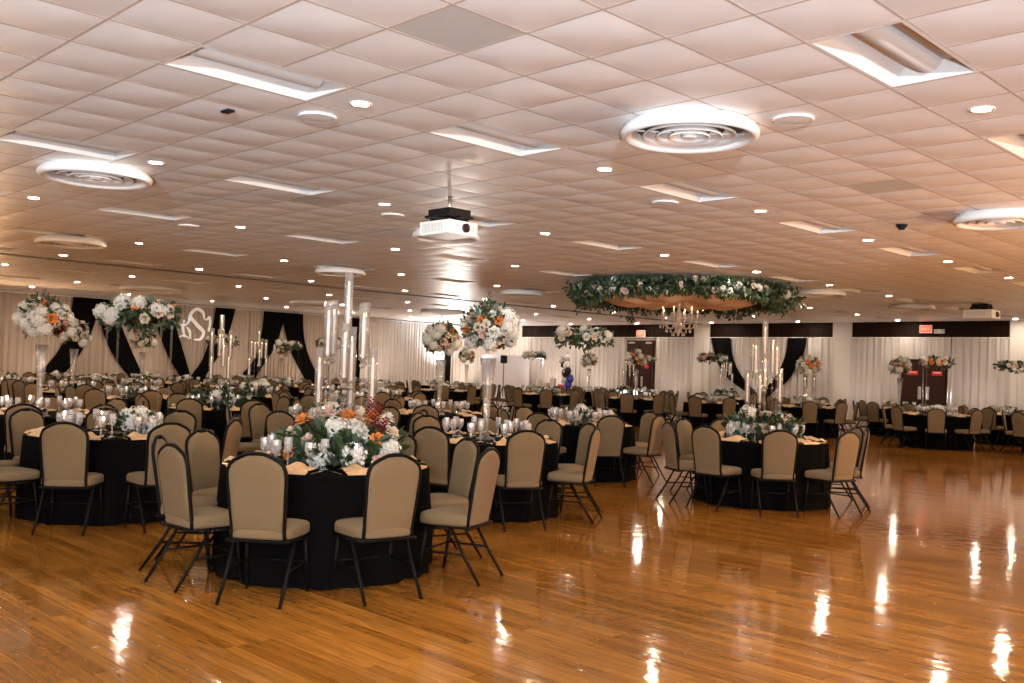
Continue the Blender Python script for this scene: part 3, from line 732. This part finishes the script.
def leaf(b, c, d, L, W_, mi, rn):
    up = Vector((rn.uniform(-1, 1), rn.uniform(-1, 1), rn.uniform(-1, 1)))
    d = d.normalized(); s = d.cross(up); s = s.normalized() if s.length > 1e-4 else d.orthogonal().normalized(); n = s.cross(d); cv = rn.uniform(-.25, .25)
    a = c + d*L*.3 + n*cv*L*.15; m = c + d*L*.68 + n*cv*L*.25; e = c + d*L + n*cv*L*.1
    b.add([c, a-s*W_*.42, m-s*W_*.42, e, m+s*W_*.42, a+s*W_*.42], [(0, 1, 2, 3), (0, 3, 4, 5)], mi)
def foliage(pts, n, seed, L=(.05, .09), euc=.4, core=None, tw=.02):
    """pts(rn) -> (position, outward direction)"""
    rn = random.Random(seed); b = MB()
    if core: core(b)
    for k in range(n):
        p, d = pts(rn); e = rn.random() < euc; l = rn.uniform(*L)
        for q in range(3):
            dd = (d + Vector((rn.uniform(-1, 1), rn.uniform(-1, 1), rn.uniform(-1, 1)))*.8)
            leaf(b, p + Vector((rn.uniform(-tw, tw), rn.uniform(-tw, tw), rn.uniform(-tw, tw))), dd, l*(.75 if e else 1), l*(.55 if e else .42), 1 if e else 0, rn)
    return b
def orient(o, d, rn):
    o.rotation_euler = (Matrix.Rotation(rn.uniform(0, 6.28), 3, 'Z')).to_euler()
    q = Vector((0, 0, 1)).rotation_difference(d); o.rotation_euler = (q.to_matrix() @ Matrix.Rotation(rn.uniform(0, 6.28), 3, 'Z')).to_euler()
MIX = ['hydrangea']*7 + ['white_rose']*3 + ['cream_rose']*4 + ['blush_rose']*2 + ['orange_rose']*3 + ['burgundy_rose']*1
def blooms(parent, spots, seed, mix=MIX, size=1.):
    """spots: (position, outward, scale)"""
    rn = random.Random(seed)
    for p, d, s in spots:
        k = rn.choice(mix); me = rn.choice(BL[k]); f = s*size*(1.32 if k == 'hydrangea' else 1.05)
        o = link(k, me, parent, tuple(p)); orient(o, d, rn); o.scale = (f,)*3
def fib(n, zmin=-1., zmax=1., jit=.12, rn=random):
    out = []
    for k in range(n):
        z = zmax-(zmax-zmin)*(k+.5)/n; a = k*2.39996; r = math.sqrt(max(0, 1-z*z))
        out.append(Vector((r*math.cos(a)+rn.uniform(-jit, jit), r*math.sin(a)+rn.uniform(-jit, jit), z+rn.uniform(-jit, jit))).normalized())
    return out
FOL = {}
def ball_foliage(seed, n):
    k = ('ball', seed % 3, n)
    if k not in FOL:
        def pts(rn):
            z = rn.uniform(-.75, 1); a = rn.uniform(0, 6.283); r = math.sqrt(1-z*z); d = Vector((r*math.cos(a), r*math.sin(a), z)); return d*rn.uniform(.19, .285)*(1 if z > -.3 else .9), d
        FOL[k] = foliage(pts, n, seed, L=(.045, .075), core=lambda b: b.ball((0, 0, 0), .16, 10, 8)).mesh('foliage', [M['leaf'], M['euc']], False)
    return FOL[k]
def cloud_foliage(seed, n, hl, hr, hz):
    k = ('cloud', seed % 3, n, hl)
    if k not in FOL:
        def pts(rn):
            x = rn.uniform(-1, 1); a = rn.uniform(0, 6.283); e = math.sqrt(max(.15, 1-abs(x)**3)); d = Vector((x*.6, math.cos(a), math.sin(a)))
            return Vector((x*hl, math.cos(a)*hr*e*rn.uniform(.5, 1), math.sin(a)*hz*e*rn.uniform(.5, 1) - (.05 if rn.random() < .2 else 0))), d
        FOL[k] = foliage(pts, n, seed, core=lambda b: b.ball((0, 0, 0), 1, 12, 6, sq=(hl*.8, hr*.6, hz*.5))).mesh('foliage', [M['leaf'], M['euc']], False)
    return FOL[k]
def ring_foliage(seed, n, r):
    k = ('ring', seed % 3, n, r)
    if k not in FOL:
        def pts(rn):
            a = rn.uniform(0, 6.283); q = rn.uniform(.5, 1.05); d = Vector((math.cos(a), math.sin(a), rn.uniform(.1, 1.1))); return Vector((math.cos(a)*r*q, math.sin(a)*r*q, rn.uniform(.02, .17)*(1.25-.5*q))), d
        FOL[k] = foliage(pts, n, seed, L=(.06, .11), core=lambda b: b.lathe([(r*.8, .01), (r*.7, .07), (r*.2, .11), (.01, .11)], 16)).mesh('foliage', [M['leaf'], M['euc']], False)
    return FOL[k]
def ring_spots(rn, n, r):
    out = []
    for k in range(n):
        a = 2.39996*k + rn.uniform(-.2, .2); q = math.sqrt((k+.6)/n); z = .19 - .13*q + rn.uniform(-.01, .03)
        out.append((Vector((math.cos(a)*r*q, math.sin(a)*r*q, z)), Vector((math.cos(a)*q, math.sin(a)*q, 1.15-.7*q)).normalized(), rn.uniform(.8, 1.15)))
    return out
def trumpet(b, h, rt=.085, z0=0):
    b.lathe([(.105, z0), (.10, z0+.012), (.035, z0+.035), (.026, z0+.07), (.030, z0+.16), (.038, z0+.3), (.055, z0+h*.65), (rt, z0+h), (rt-.006, z0+h), (.048, z0+h*.65), (.028, z0+.3), (.018, z0+.14), (.001, z0+.12)], 20); return b
vase_me = trumpet(MB(), .86).mesh('vase', M['glass'])
glassbase_me = MB().lathe([(.001, .0), (.12, .0), (.12, .012), (.001, .014)], 20).mesh('mirror_base', M['glass'])
def center_ball(x, y, lab, seed, near):
    rn = random.Random(seed); t = thing('tall_vase_bouquet', lab, 'flower arrangement', (x, y, TH+.001), rn.uniform(0, 6), 'tall bouquets in trumpet vases')
    link('vase', vase_me, t)
    c = Vector((0, 0, 1.17)); link('foliage', ball_foliage(seed, 300 if near else 150), t, tuple(c))
    sp = []
    for d in fib(44 if near else 26, -.72, 1, .1, rn):
        sp.append((c + Vector((d.x*.265, d.y*.265, d.z*.235))*rn.uniform(.9, 1.04), d, rn.uniform(.75, 1.15)*(1 if near else 1.12)))
    blooms(t, sp, seed)
    if near:
        o = link('burgundy_spike', BL['burgundy_spike'][0], t, (0, .02, 1.17+.29)); o.scale = (1.3,)*3
    return t
def center_cloud(x, y, lab, seed, near, length=.40, rz=None, drop=0.):
    rn = random.Random(seed); a = rz if rz is not None else rn.uniform(-.35, .35)+PI/4
    t = thing('raised_flower_cloud', lab, 'flower arrangement', (x, y, TH+.001), a, 'flower clouds on clear stands')
    b = MB()
    for sx in (-1, 1):
        for sy in (-1, 1): b.box(sx*.3-.007, sx*.3+.007, sy*.085-.007, sy*.085+.007, 0, 1.14-drop)
    b.box(-.31, .31, -.095, .095, 1.14-drop, 1.15-drop); b.box(-.32, .32, -.105, .105, 0, .01)
    b.build('acrylic_stand', M['acrylic'], t, False)
    c = Vector((0, 0, 1.25-drop)); link('foliage', cloud_foliage(seed, 210 if near else 120, length, .17, .12), t, tuple(c))
    sp = []; n = 34 if near else 20
    for k in range(n):
        u = rn.uniform(-1, 1)*.95; e = math.sqrt(max(.12, 1-abs(u)**3)); an = rn.uniform(-.5, PI+.5)
        d = Vector((u*.5, math.cos(an), math.sin(an)+.15)).normalized(); sp.append((c+Vector((u*length, math.cos(an)*.165*e, math.sin(an)*.115*e)), d, rn.uniform(.65, 1.0)*(1 if near else 1.05)))
    blooms(t, sp, seed)
    return t
def center_low(x, y, lab, seed, near, r=.17, name='low_flower_bowl'):
    rn = random.Random(seed); t = thing(name, lab, 'flower arrangement', (x, y, TH+.001), rn.uniform(0, 6), 'low table flowers')
    MB().lathe([(.06, 0), (.07, .005), (.10, .05), (.11, .085), (.104, .085), (.001, .02)], 18).build('bowl', M['glass'], t)
    link('foliage', ring_foliage(seed, 110 if near else 60, r), t, (0, 0, .03))
    sp = [(p+Vector((0, 0, .02)), d, s*1.05) for p, d, s in ring_spots(rn, 14 if near else 9, r)]
    blooms(t, sp, seed, ['hydrangea']*6+['white_rose']*3+['cream_rose']*2+['blush_rose'])
    return t
# candelabra: clear stems, glass hurricanes, taper candles
def hurricane(z0, h=.40):
    g = MB(); g.lathe([(.012, z0-.005), (.033, z0), (.034, z0+h), (.0315, z0+h), (.031, z0+.004)], 14); return g
cand_parts = {}
ARMS = [(0, 0, 1.44), (.15, 35, 1.22), (.15, -28, 1.20), (.145, 145, 1.23), (.15, 212, 1.21), (.055, 265, 1.05), (.06, 60, 1.03), (.2, 3, .87), (.2, 178, .86), (.21, 88, .85)]
def candelabra(x, y, lab, seed, near, arms=ARMS):
    rn = random.Random(seed); t = thing('crystal_candelabra', lab, 'candelabra', (x, y, TH+.001), rn.uniform(0, 6) if not near else math.atan2(AX, AY), 'clear candelabras with glass hurricanes')
    if not near: arms = arms[:6]+arms[7:9]
    MB().lathe([(.001, 0), (.15, 0), (.15, .012), (.06, .02), (.02, .05), (.001, .05)], 20).build('base', M['acrylic'], t)
    stems = MB()
    for r, a, top in arms:
        a = math.radians(a); cx, cy = r*math.cos(a), r*math.sin(a); h = .40 if top < 1.3 else .52; z0 = top-h
        s = MB(); s.tube([(cx*.45, cy*.45, .03), (cx*.9, cy*.9, .10), (cx, cy, .16), (cx, cy, z0-.02)], .009, 6).build('clear_stem', M['acrylic'], t)
        c = MB(); c.lathe([(.012, z0-.03), (.036, z0-.012), (.038, z0-.006), (.02, z0-.004), (.001, z0-.004)], 12, (cx, cy, 0)).build('drip_cup', M['crystal'], t, False)
        if near:
            for bz, br in ((z0-.06, .022), (z0-.2, .017)): MB().ball((cx, cy, bz), br, 8, 6).build('crystal_bead', M['crystal'], t, False)
        g = MB(); hz = hurricane(z0, h); g.merge(hz, Matrix.Translation((cx, cy, 0))).build('hurricane_glass', M['glass'], t)
        cn = MB().lathe([(.0115, z0-.004), (.0110, top-.115), (.006, top-.108), (.001, top-.107)], 10, (cx, cy, 0)).build('taper_candle', M['wax'], t)
        MB().lathe([(.001, top-.108), (.0055, top-.098), (.005, top-.088), (.0012, top-.072), (.0003, top-.070)], 8, (cx, cy, 0)).build('flame', M['flame'], cn)
    return t
def candle_flowers(x, y, lab, seed, near):
    ti0 = seed != 0
    rn = random.Random(seed+31); r = .41 if near else .36
    t = thing('low_flower_ring', lab, 'flower arrangement', (x, y, TH+.001), rn.uniform(0, 6), 'low flower rings around candelabras')
    def pts(rn):
        a = rn.uniform(0, 6.283); q = rn.uniform(.45, 1.0); d = Vector((math.cos(a), math.sin(a), rn.uniform(0, 1))); return Vector((math.cos(a)*r*q, math.sin(a)*r*q, rn.uniform(.02, .27)*(1.35-.6*q))), d
    kk = ('cring', seed % 2, near)
    if kk not in FOL: FOL[kk] = foliage(pts, 460 if near else 150, seed, L=(.07, .14), euc=.35).mesh('foliage', [M['leaf'], M['euc']], False)
    link('foliage', FOL[kk], t)
    if not ti0:             # the fullest one, on the front table (right, toward the room's near side, up)
        t.rotation_euler.z = math.atan2(AX, AY)
        for kind, fx, fy, fz, s in [('hydrangea', -.10, -.36, .09, 1.5), ('hydrangea', .14, -.35, .10, 1.5), ('hydrangea', -.02, -.20, .27, 1.5), ('hydrangea', .36, -.22, .15, 1.45), ('hydrangea', -.33, .05, .2, 1.3), ('hydrangea', .05, .25, .25, 1.4), ('hydrangea', .33, .2, .2, 1.3),
            ('white_rose', .17, -.26, .26, 1.25), ('white_rose', .10, -.16, .31, 1.1), ('white_rose', .30, -.10, .33, 1.2), ('white_rose', -.22, -.28, .12, 1.1), ('white_rose', .33, -.02, .36, 1.1),
            ('blush_rose', -.20, -.26, .19, 1.35), ('blush_rose', .33, -.33, .06, 1.2), ('blush_rose', -.12, -.02, .38, 1.45), ('blush_rose', -.30, -.17, .2, 1.2),
            ('orange_rose', .06, -.08, .36, 1.35), ('orange_rose', .22, -.06, .36, 1.35), ('orange_rose', -.28, -.12, .33, 1.3), ('orange_rose', -.34, -.25, .10, 1.1), ('orange_rose', .30, -.28, .22, 1.1), ('orange_rose', -.02, .15, .36, 1.2), ('orange_rose', -.2, .2, .3, 1.2),
            ('cream_rose', .13, -.05, .37, 1.2), ('cream_rose', -.36, -.10, .24, 1.1), ('cream_rose', .38, -.12, .26, 1.1), ('cream_rose', .2, .3, .22, 1.1), ('burgundy_rose', -.22, -.16, .29, 1.3), ('burgundy_rose', -.33, -.06, .28, 1.1), ('burgundy_spike', .27, -.22, .36, 1.35), ('burgundy_spike', .31, -.25, .28, 1.3), ('burgundy_spike', .22, -.2, .42, 1.2)]:
            o = link(kind, BL[kind][int(fx*100) % len(BL[kind])], t, (fx, fy, fz)); orient(o, Vector((fx*.8, fy, .25+fz)).normalized(), rn); o.scale = (s*.92,)*3
        return t
    sp = []; n = 40 if near else 18
    for k in range(n):
        a = 2.39996*k; q = .45+.55*((k*.618) % 1); z = .34-.26*q**2+rn.uniform(-.03, .04)
        sp.append((Vector((math.cos(a)*r*q, math.sin(a)*r*q, z)), Vector((math.cos(a)*q, math.sin(a)*q, .9)).normalized(), rn.uniform(.95, 1.25)))
    blooms(t, sp, seed+77, ['hydrangea']*3+['white_rose']*2+['cream_rose']*2+['blush_rose']*3+['orange_rose']*4+['burgundy_rose'])
    if near and ti0:
        for k in range(3):
            o = link('burgundy_spike', BL['burgundy_spike'][0], t, (.30*math.cos(k*2.1+1), .30*math.sin(k*2.1+1), .22)); o.rotation_euler = (.4, .3*k, 0); o.scale = (1.5,)*3
    return t
def cyl_stand(x, y, lab, seed):
    rn = random.Random(seed); t = thing('cylinder_stand_bouquet', lab, 'flower arrangement', (x, y, TH+.001))
    for k in range(3):
        a = k*2.094+.4; cx, cy = .15*math.cos(a), .15*math.sin(a)
        MB().lathe([(.05, 0), (.055, .005), (.055, .86), (.051, .86), (.051, .01), (.001, .008)], 16, (cx, cy, 0)).build('glass_cylinder', M['glass'], t)
        cn = MB().lathe([(.014, .55), (.014, .74), (.001, .742)], 8, (cx, cy, 0)).build('candle', M['wax'], t); MB().ball((cx, cy, .76), .011, 6, 5, sq=(.6, .6, 1.4)).build('flame', M['flame'], cn)
    MB().lathe([(.001, .86), (.24, .86), (.24, .872), (.001, .874)], 20).build('glass_shelf', M['glass'], t)
    c = Vector((0, 0, 1.10)); link('foliage', ball_foliage(seed, 110), t, tuple(c))
    blooms(t, [(c+Vector((d.x*.30, d.y*.30, d.z*.26)), d, 1.15) for d in fib(34, -.7, 1, .1, rn)], seed, ['white_rose']*4+['cream_rose']*4+['hydrangea']*3+['orange_rose'])
    return t

# ------------------------------------------------------------------ lay the tables
SEATS = []; GLASSES = []; NAPS = []
for ti, (nm, x, y, kind, angs) in enumerate(TABLES):
    dp = depth(x, y); near = dp < 16.5; rn = random.Random(100+ti)
    o = link('tablecloth', cloths[ti % 3], None, (x, y, 0), (0, 0, rn.uniform(0, 6)))
    tag(o, f'floor-length black cloth over the {nm}', 'tablecloth', 'black round tablecloths')
    if kind == 'candle':
        gx, gy = (x+.08, y+.08) if ti == 0 else (x, y)
        candelabra(gx, gy, f'clear candelabra with glass hurricanes on the {nm}', ti, dp < 13)
        candle_flowers(gx, gy, f'low ring of mixed flowers around candelabra on the {nm}', ti, near)
    elif kind == 'ball': center_ball(x, y, f'round bouquet in clear trumpet vase on the {nm}', ti, near)
    elif kind == 'cloud':
        fx, fy = (x+.16, y+.16) if ti == 1 else (x, y)
        center_cloud(fx, fy, f'long raised flower cloud on the {nm}', ti, near, drop=.09 if ti == 1 else 0)
        center_low(fx, fy, f'low white flowers between stand legs on the {nm}', ti+50, near, .15 if near else .13)
    elif kind == 'cylinder':
        cyl_stand(x, y, f'round bouquet on glass cylinders on the {nm}', ti); center_low(x, y, f'low flowers under the bouquet on the {nm}', ti+50, False, .10)
    else: center_low(x, y, f'low flower bowl on the {nm}', ti, near)
    L = []
    if ti > 8: angs = [a-math.degrees(math.atan2(side(x, y), dp)) for a in angs]
    for k, a in enumerate(angs):
        ar = math.radians(a); jr = random.Random(1000*ti+k); rr = 1.03 + jr.uniform(-.03, .05) - .02*(not near)
        ox, oy = room(math.cos(ar), math.sin(ar)); cx, cy = x+ox*(rr-.07), y+oy*(rr-.07)
        rz = math.atan2(-oy, -ox) - PI/2 + jr.uniform(-.10, .10) - (.28 if (ti, k) == (0, 2) else 0)
        L.append([cx, cy, rz, math.sin(ar) < 0])
        # place setting in front of the seat
        tx, ty = -oy, ox
        NAPS.append((dp, x+ox*(R-.165), y+oy*(R-.165), math.atan2(oy, ox)+PI/2, nm, L[-1][3], ti, k))
        for g, (gr, gt) in enumerate(((.40, .13), (.45, .045) if near else (.42, .05))):
            GLASSES.append((dp, x+ox*gr+tx*gt, y+oy*gr+ty*gt, g, nm, L[-1][3], ti))
    for nearside in (True, False):
        S = sorted([q for q in L if q[3] == nearside], key=lambda q: px(q[0], q[1]))
        for k, q in enumerate(S):
            SEATS.append((depth(q[0], q[1]), q[0], q[1], q[2], f"tan chair, {'near' if nearside else 'far'} side of {nm}, {nth(k)} from left", dp))
inv = [s for s in SEATS if vis(s[1], s[2], 45)]
inv.sort(key=lambda s: s[0])
for k, (d_, x, y, rz, lab, dp) in enumerate(inv[:300]): put_chair(x, y, rz, lab, d_ < 21)
rest = MB()
for d_, x, y, rz, lab, dp in inv[300:]: rest.merge(one, Matrix.Translation((x, y, 0)) @ Matrix.Rotation(rz, 4, 'Z'))
if rest.v: tag(rest.build('banquet_chair', [M['fabric'], M['black']]), 'tan chairs crowded at the farthest tables', 'chair', kind='stuff')
# glasses, napkins, plates
def settle(items, lab_fn, make, cat, group, name, limit=300):
    items = [i for i in items if vis(i[1], i[2], 30)]; items.sort(key=lambda i: i[0]); keep = items[:limit]
    cnt = {}
    for it in sorted(keep, key=lambda i: px(i[1], i[2])):
        key = (it[4], it[5], it[3] if cat == 'glass' else 0); c = cnt.get(key, 0); cnt[key] = c+1
        o = make(it); tag(o, lab_fn(it, c), cat, group)
    return items[limit:]
def mk_glass(it): return link('water_goblet' if it[3] == 0 else 'wine_glass', gob[it[3]], None, (it[1], it[2], TH+.001), (0, 0, it[1]*7))
left = settle(GLASSES, lambda it, c: f"{'water goblet' if it[3] == 0 else 'wine glass'}, {'near' if it[5] else 'far'} side of {it[4]}, {nth(c)} from left", mk_glass, 'glass', 'stemmed glasses', 'glass')
gb = MB()
for it in left:
    src = MB().lathe([(.036, 0), (.008, .01), (.007, .09), (.032, .13), (.034, .20)], 7); gb.merge(src, Matrix.Translation((it[1], it[2], TH+.001)))
if gb.v: tag(gb.build('stemmed_glass', M['goblet'], None, False), 'stemmed glasses massed on the farthest tables', 'glass', kind='stuff')
def mk_nap(it): return link('napkin', naps[(it[6]+it[7]) % 3], None, (it[1], it[2], TH+.002), (0, 0, it[3]))
left = settle(NAPS, lambda it, c: f"gold napkin, {'near' if it[5] else 'far'} side of {it[4]}, {nth(c)} from left", mk_nap, 'napkin', 'gold satin napkins', 'napkin')
nb = MB()
for it in left:
    nb.merge(MB().box(-.15, .15, -.14, .12, 0, .03), Matrix.Translation((it[1], it[2], TH+.001)) @ Matrix.Rotation(it[3], 4, 'Z'))
if nb.v: tag(nb.build('napkin', M['goldcloth']), 'gold napkins laid around the farthest tables', 'napkin', kind='stuff')
#PART3
# flatware, chargers and a few loose things on the two nearest tables
for ti in (0, 1, 2, 3):
    nm, x, y, kind, angs = TABLES[ti]
    for k, a in enumerate(angs):
        ar = math.radians(a); ox, oy = room(math.cos(ar), math.sin(ar)); tx, ty = -oy, ox; rz = math.atan2(-oy, -ox)-PI/2
        sd = 'near' if math.sin(ar) < 0 else 'far'
        order = sorted([q for q in angs if (math.sin(math.radians(q)) < 0) == (sd == 'near')], key=lambda q: math.cos(math.radians(q))); c = order.index(a)
        for me, off, w_ in ((fork_me, .17, 'gold fork'), (knife_me, -.17, 'gold knife')):
            o = link(w_.replace(' ', '_'), me, None, (x+ox*(R-.13)+tx*off, y+oy*(R-.13)+ty*off, TH+.002), (0, 0, rz))
            tag(o, f'{w_}, {sd} side of {nm}, {nth(c)} from left', 'cutlery', 'gold cutlery')

# ------------------------------------------------------------------ hanging greenery ring with draped cloth, chandelier
GX, GY, GR = -12.7, 18.1, 2.2
t = thing('greenery_ring', 'large hanging ring of greenery and pale flowers with draped cloth inside', 'hanging garland', (GX, GY, 0))
hp = MB(); hp.tube([(GR*math.cos(a*PI/32), GR*math.sin(a*PI/32), 3.40) for a in range(64)], .05, 8, closed=True)
for a in range(8): hp.tube([(GR*math.cos(a*PI/4), GR*math.sin(a*PI/4), 3.42), (GR*math.cos(a*PI/4), GR*math.sin(a*PI/4), CEIL-.01)], .012, 6)
hp.build('hoop', M['black'], t)
def gpts(rn):
    a = rn.uniform(0, 6.283); o_ = rn.gauss(0, .15); z = 3.38 + rn.uniform(-.26+.08*max(0, math.cos(a+.96)), .16); dr = rn.random()
    if dr < .22: z -= rn.uniform(.05, .30)*(.6+.4*math.sin(a*5))*(1-.8*max(0, math.cos(a+.96))**2)
    r = GR+o_*(1 if z > 3.1 else .6); return Vector((r*math.cos(a), r*math.sin(a), z)), Vector((math.cos(a)*.4*(1 if o_ > 0 else -1), math.sin(a)*.4*(1 if o_ > 0 else -1), -.7))
foliage(gpts, 3600, 5, L=(.08, .15), euc=.22, tw=.04).build('foliage', [M['leaf'], M['euc']], t, False)
rn = random.Random(9); sp = []
for k in range(96):
    a = 2*PI*k/96+rn.uniform(-.03, .03); e = rn.uniform(-.9, .9); ou = .19*math.cos(e); inn = 1 if k % 5 else -1
    d = Vector((math.cos(a)*inn, math.sin(a)*inn, .5*e)).normalized(); sp.append((Vector(((GR+inn*ou)*math.cos(a), (GR+inn*ou)*math.sin(a), 3.33+.17*e)), d, rn.uniform(.8, 1.25)))
blooms(t, sp, 11, ['white_rose']*5+['hydrangea']*3+['cream_rose']*4+['blush_rose']*3)
dr = MB()
def canopy(u, v):
    a = 2*PI*u; r = .12+(GR-.18)*v; fold = .05*math.sin(18*a)*v*(1.2-v)
    return (r*math.cos(a), r*math.sin(a), 3.47 - .37*math.sin(PI*min(1, v*1.02))**.9*(.75+.25*abs(math.sin(4*a))) + fold - .12*v)
dr.grid(canopy, 144, 12); dr.build('draped_cloth', M['peachcloth'], t)
t = thing('crystal_chandelier', 'crystal chandelier with candle arms hanging under the greenery ring', 'chandelier', (GX-.1, GY+.1, 0))
MB().lathe([(.001, 3.30), (.03, 3.29), (.02, 3.2), (.05, 3.12), (.02, 3.05), (.045, 2.95), (.08, 2.86), (.04, 2.76), (.09, 2.66), (.12, 2.60), (.05, 2.54), (.05, 2.46), (.001, 2.42)], 14).build('center_column', M['crystaldrop'], t, False)
MB().tube([(0, 0, 3.28), (0, 0, CEIL-.01)], .012, 6).build('chain', M['chrome'], t)
for k in range(10):
    a = 2*PI*k/10; c_, s_ = math.cos(a), math.sin(a); rr = .42 if k % 2 else .36; zt = 2.86 if k % 2 else 2.93
    arm = MB().tube([(c_*r*rr, s_*r*rr, z) for r, z in ((.15, 2.64), (.4, 2.56), (.7, 2.57), (.95, 2.68), (1.0, zt-.06))], .010, 6).build('arm', M['crystaldrop'], t)
    MB().lathe([(.01, zt-.07), (.045, zt-.05), (.05, zt-.04), (.012, zt-.045)], 10, (c_*rr, s_*rr, 0)).build('drip_pan', M['crystaldrop'], arm, False)
    MB().lathe([(.012, zt-.04), (.012, zt+.07), (.001, zt+.072)], 8, (c_*rr, s_*rr, 0)).build('candle_tube', M['wax'], arm)
    MB().ball((c_*rr, s_*rr, zt+.10), .012, 6, 6, sq=(.8, .8, 2)).build('bulb', M['flame'], arm)
pr = MB()
for ring_, (n, r, z) in enumerate(((20, .42, 2.60), (14, .28, 2.50), (14, .40, 2.72), (8, .14, 2.42), (10, .2, 2.8))):
    for k in range(n):
        a = 2*PI*(k+.3*ring_)/n; pr.merge(MB().ball((r*math.cos(a), r*math.sin(a), z), .022, 6, 4, sq=(.7, .7, 1.7))); pr.merge(MB().ball((r*math.cos(a), r*math.sin(a), z+.055), .012, 6, 4))
pr.build('crystal_drops', M['crystaldrop'], t, False)

# ------------------------------------------------------------------ projectors
def projector(x, y, zc, rz, lab, s=1.):
    t = thing('ceiling_projector', lab, 'projector', (x, y, 0), rz)
    W_, D, H = .27*s, .235*s, .085*s
    b = MB().box(-W_, W_, -D, D, zc-H, zc+H).build('body', M['proj'], t, False, .02)
    g = MB()
    for k in range(14): g.box(-W_*.78+k*W_*.098, -W_*.78+k*W_*.098+.008, -D-.003, -D+.002, zc-H*.62, zc+H*.62)
    g.build('side_vent', M['grille'], t, False)
    l = MB().lathe([(.055*s, 0), (.055*s, .025), (.046*s, .028), (.040*s, .012), (.001, .016)], 20).build('lens', M['lens'], t); l.location = (W_, D*.12, zc); l.rotation_euler = (0, PI/2, 0)
    g = MB()
    for k in range(5): g.box(W_-.002, W_+.003, D*.5+k*.02, D*.5+k*.02+.010, zc-H*.5, zc+H*.5)
    g.build('front_vent', M['grille'], t, False)
    MB().box(W_, W_+.002, -D*.55, -D*.40, zc+H*.1, zc+H*.3).build('badge', M['brass'], t, False)
    m = MB().box(-.22, .22, -.20, .20, zc+H+.045, zc+H+.075).box(-.19, .20, -.17, .17, zc+H+.075, zc+H+.15).box(-.27, -.18, -.05, .05, zc+H+.03, zc+H+.06).box(.18, .27, -.05, .05, zc+H+.03, zc+H+.06).box(-.05, .05, -.27, .27, zc+H+.03, zc+H+.06)
    for sx in (-.2, .2):
        for sy in (-.16, .16): m.tube([(sx, sy, zc+H-.01), (sx*.8, sy*.8, zc+H+.045)], .012, 6)
    m.build('mount_bracket', M['plastic'], t, False)
    MB().tube([(0, 0, zc+H+.1), (0, 0, CEIL-.01)], .022, 10).lathe([(.07, CEIL-.012), (.07, CEIL-.005), (.001, CEIL-.004)], 16).build('pole', M['chrome'], t)
projector(-8.75, 7.62, 3.17, 0, 'white projector with vents hanging from ceiling left of the center')
projector(-8.75, 25.6, 3.29, 0, 'white projector hanging at far right before the brown wall band', 1.3)

# ------------------------------------------------------------------ far corner: pale screen, speaker, balloons
t = thing('pale_backdrop_board', 'pale grey rounded board standing before the white drape', 'backdrop', (-31.6, 31.3, 0), math.radians(28))
b = MB(); w2, h2, rr = 1.15, 2.1, .22; out = []
for cx, cz, a0 in ((w2-rr, rr, -90), (w2-rr, h2-rr, 0), (-w2+rr, h2-rr, 90), (-w2+rr, rr, 180)):
    for k in range(7): a = math.radians(a0+15*k); out.append((cx+rr*math.cos(a), cz+rr*math.sin(a)))
n = len(out); b.add([(x, -.03, z+.05) for x, z in out]+[(x, .03, z+.05) for x, z in out], [tuple(range(n)), tuple(range(n, 2*n))[::-1]]+[(k, k+n, (k+1) % n+n, (k+1) % n) for k in range(n)])
b.build('panel', M['screen'], t, False)
for s_ in (-1, 1): MB().box(s_*.8-.04, s_*.8+.04, -.3, .3, 0, .06).build('foot', M['white'], t, False)
t = thing('speaker_stand', 'black speaker on a thin pole in front of the pale board', 'speaker', (-29.9, 29.5, 0), math.radians(40))
MB().box(-.14, .14, -.12, .12, 1.75, 2.1).build('speaker_box', M['plastic'], t, False, .02); MB().tube([(0, 0, .3), (0, 0, 1.76)], .02, 8).build('pole', M['black'], t)
for k in range(3): a = k*2.094; MB().tube([(0, 0, .75), (.45*math.cos(a), .45*math.sin(a), .01)], .014, 6).build('leg', M['black'], t)
t = thing('balloon_column', 'small column of white, black and blue balloons before the drape', 'balloons', (-26.0, 29.2, 0))
MB().tube([(0, 0, .02), (0, 0, 2.1)], .01, 6).lathe([(.2, 0), (.2, .03), (.001, .04)], 14).build('stand', M['white'], t)
rn = random.Random(4)
for k, (dx, z, m) in enumerate(((.05, 2.05, 'ballw'), (-.15, 1.95, 'ballw'), (-.1, 1.8, 'ballb'), (.12, 1.72, 'ballw'), (.18, 1.5, 'ballb'), (0, 1.42, 'ballb'), (.18, 1.2, 'ballu'), (-.1, 1.15, 'ballw'), (.1, .95, 'ballu'))):
    MB().ball((dx, rn.uniform(-.1, .1), z), .16, 12, 9, sq=(1, 1, 1.15)).build('balloon', M[m], t)
t = thing('gift_table', 'long black-clothed table with gifts before the white drape', 'table', (-27.2, 29.9, 0), math.radians(0))
MB().box(-1.2, 1.2, -.38, .38, 0, .76).build('cloth', M['blackcloth'], t, False, .03)
for k, (dx, w_, h_, m) in enumerate(((-.9, .2, .34, 'hyd'), (-.5, .26, .2, 'blush'), (-.1, .2, .42, 'screen'), (.35, .24, .18, 'signred'))):
    g = thing('gift_box', f'{["tall white", "low pink", "tall grey", "low red"][k]} gift box on the far table by the drape', 'gift box', (-27.2+dx, 29.9, .762))
    MB().box(-w_/2, w_/2, -.1, .1, 0, h_).build('box', M[m], g, False, .008); MB().box(-.015, .015, -.103, .103, 0, h_+.003).build('ribbon', M['goldcloth'], g, False)
bpy.context.view_layer.update()
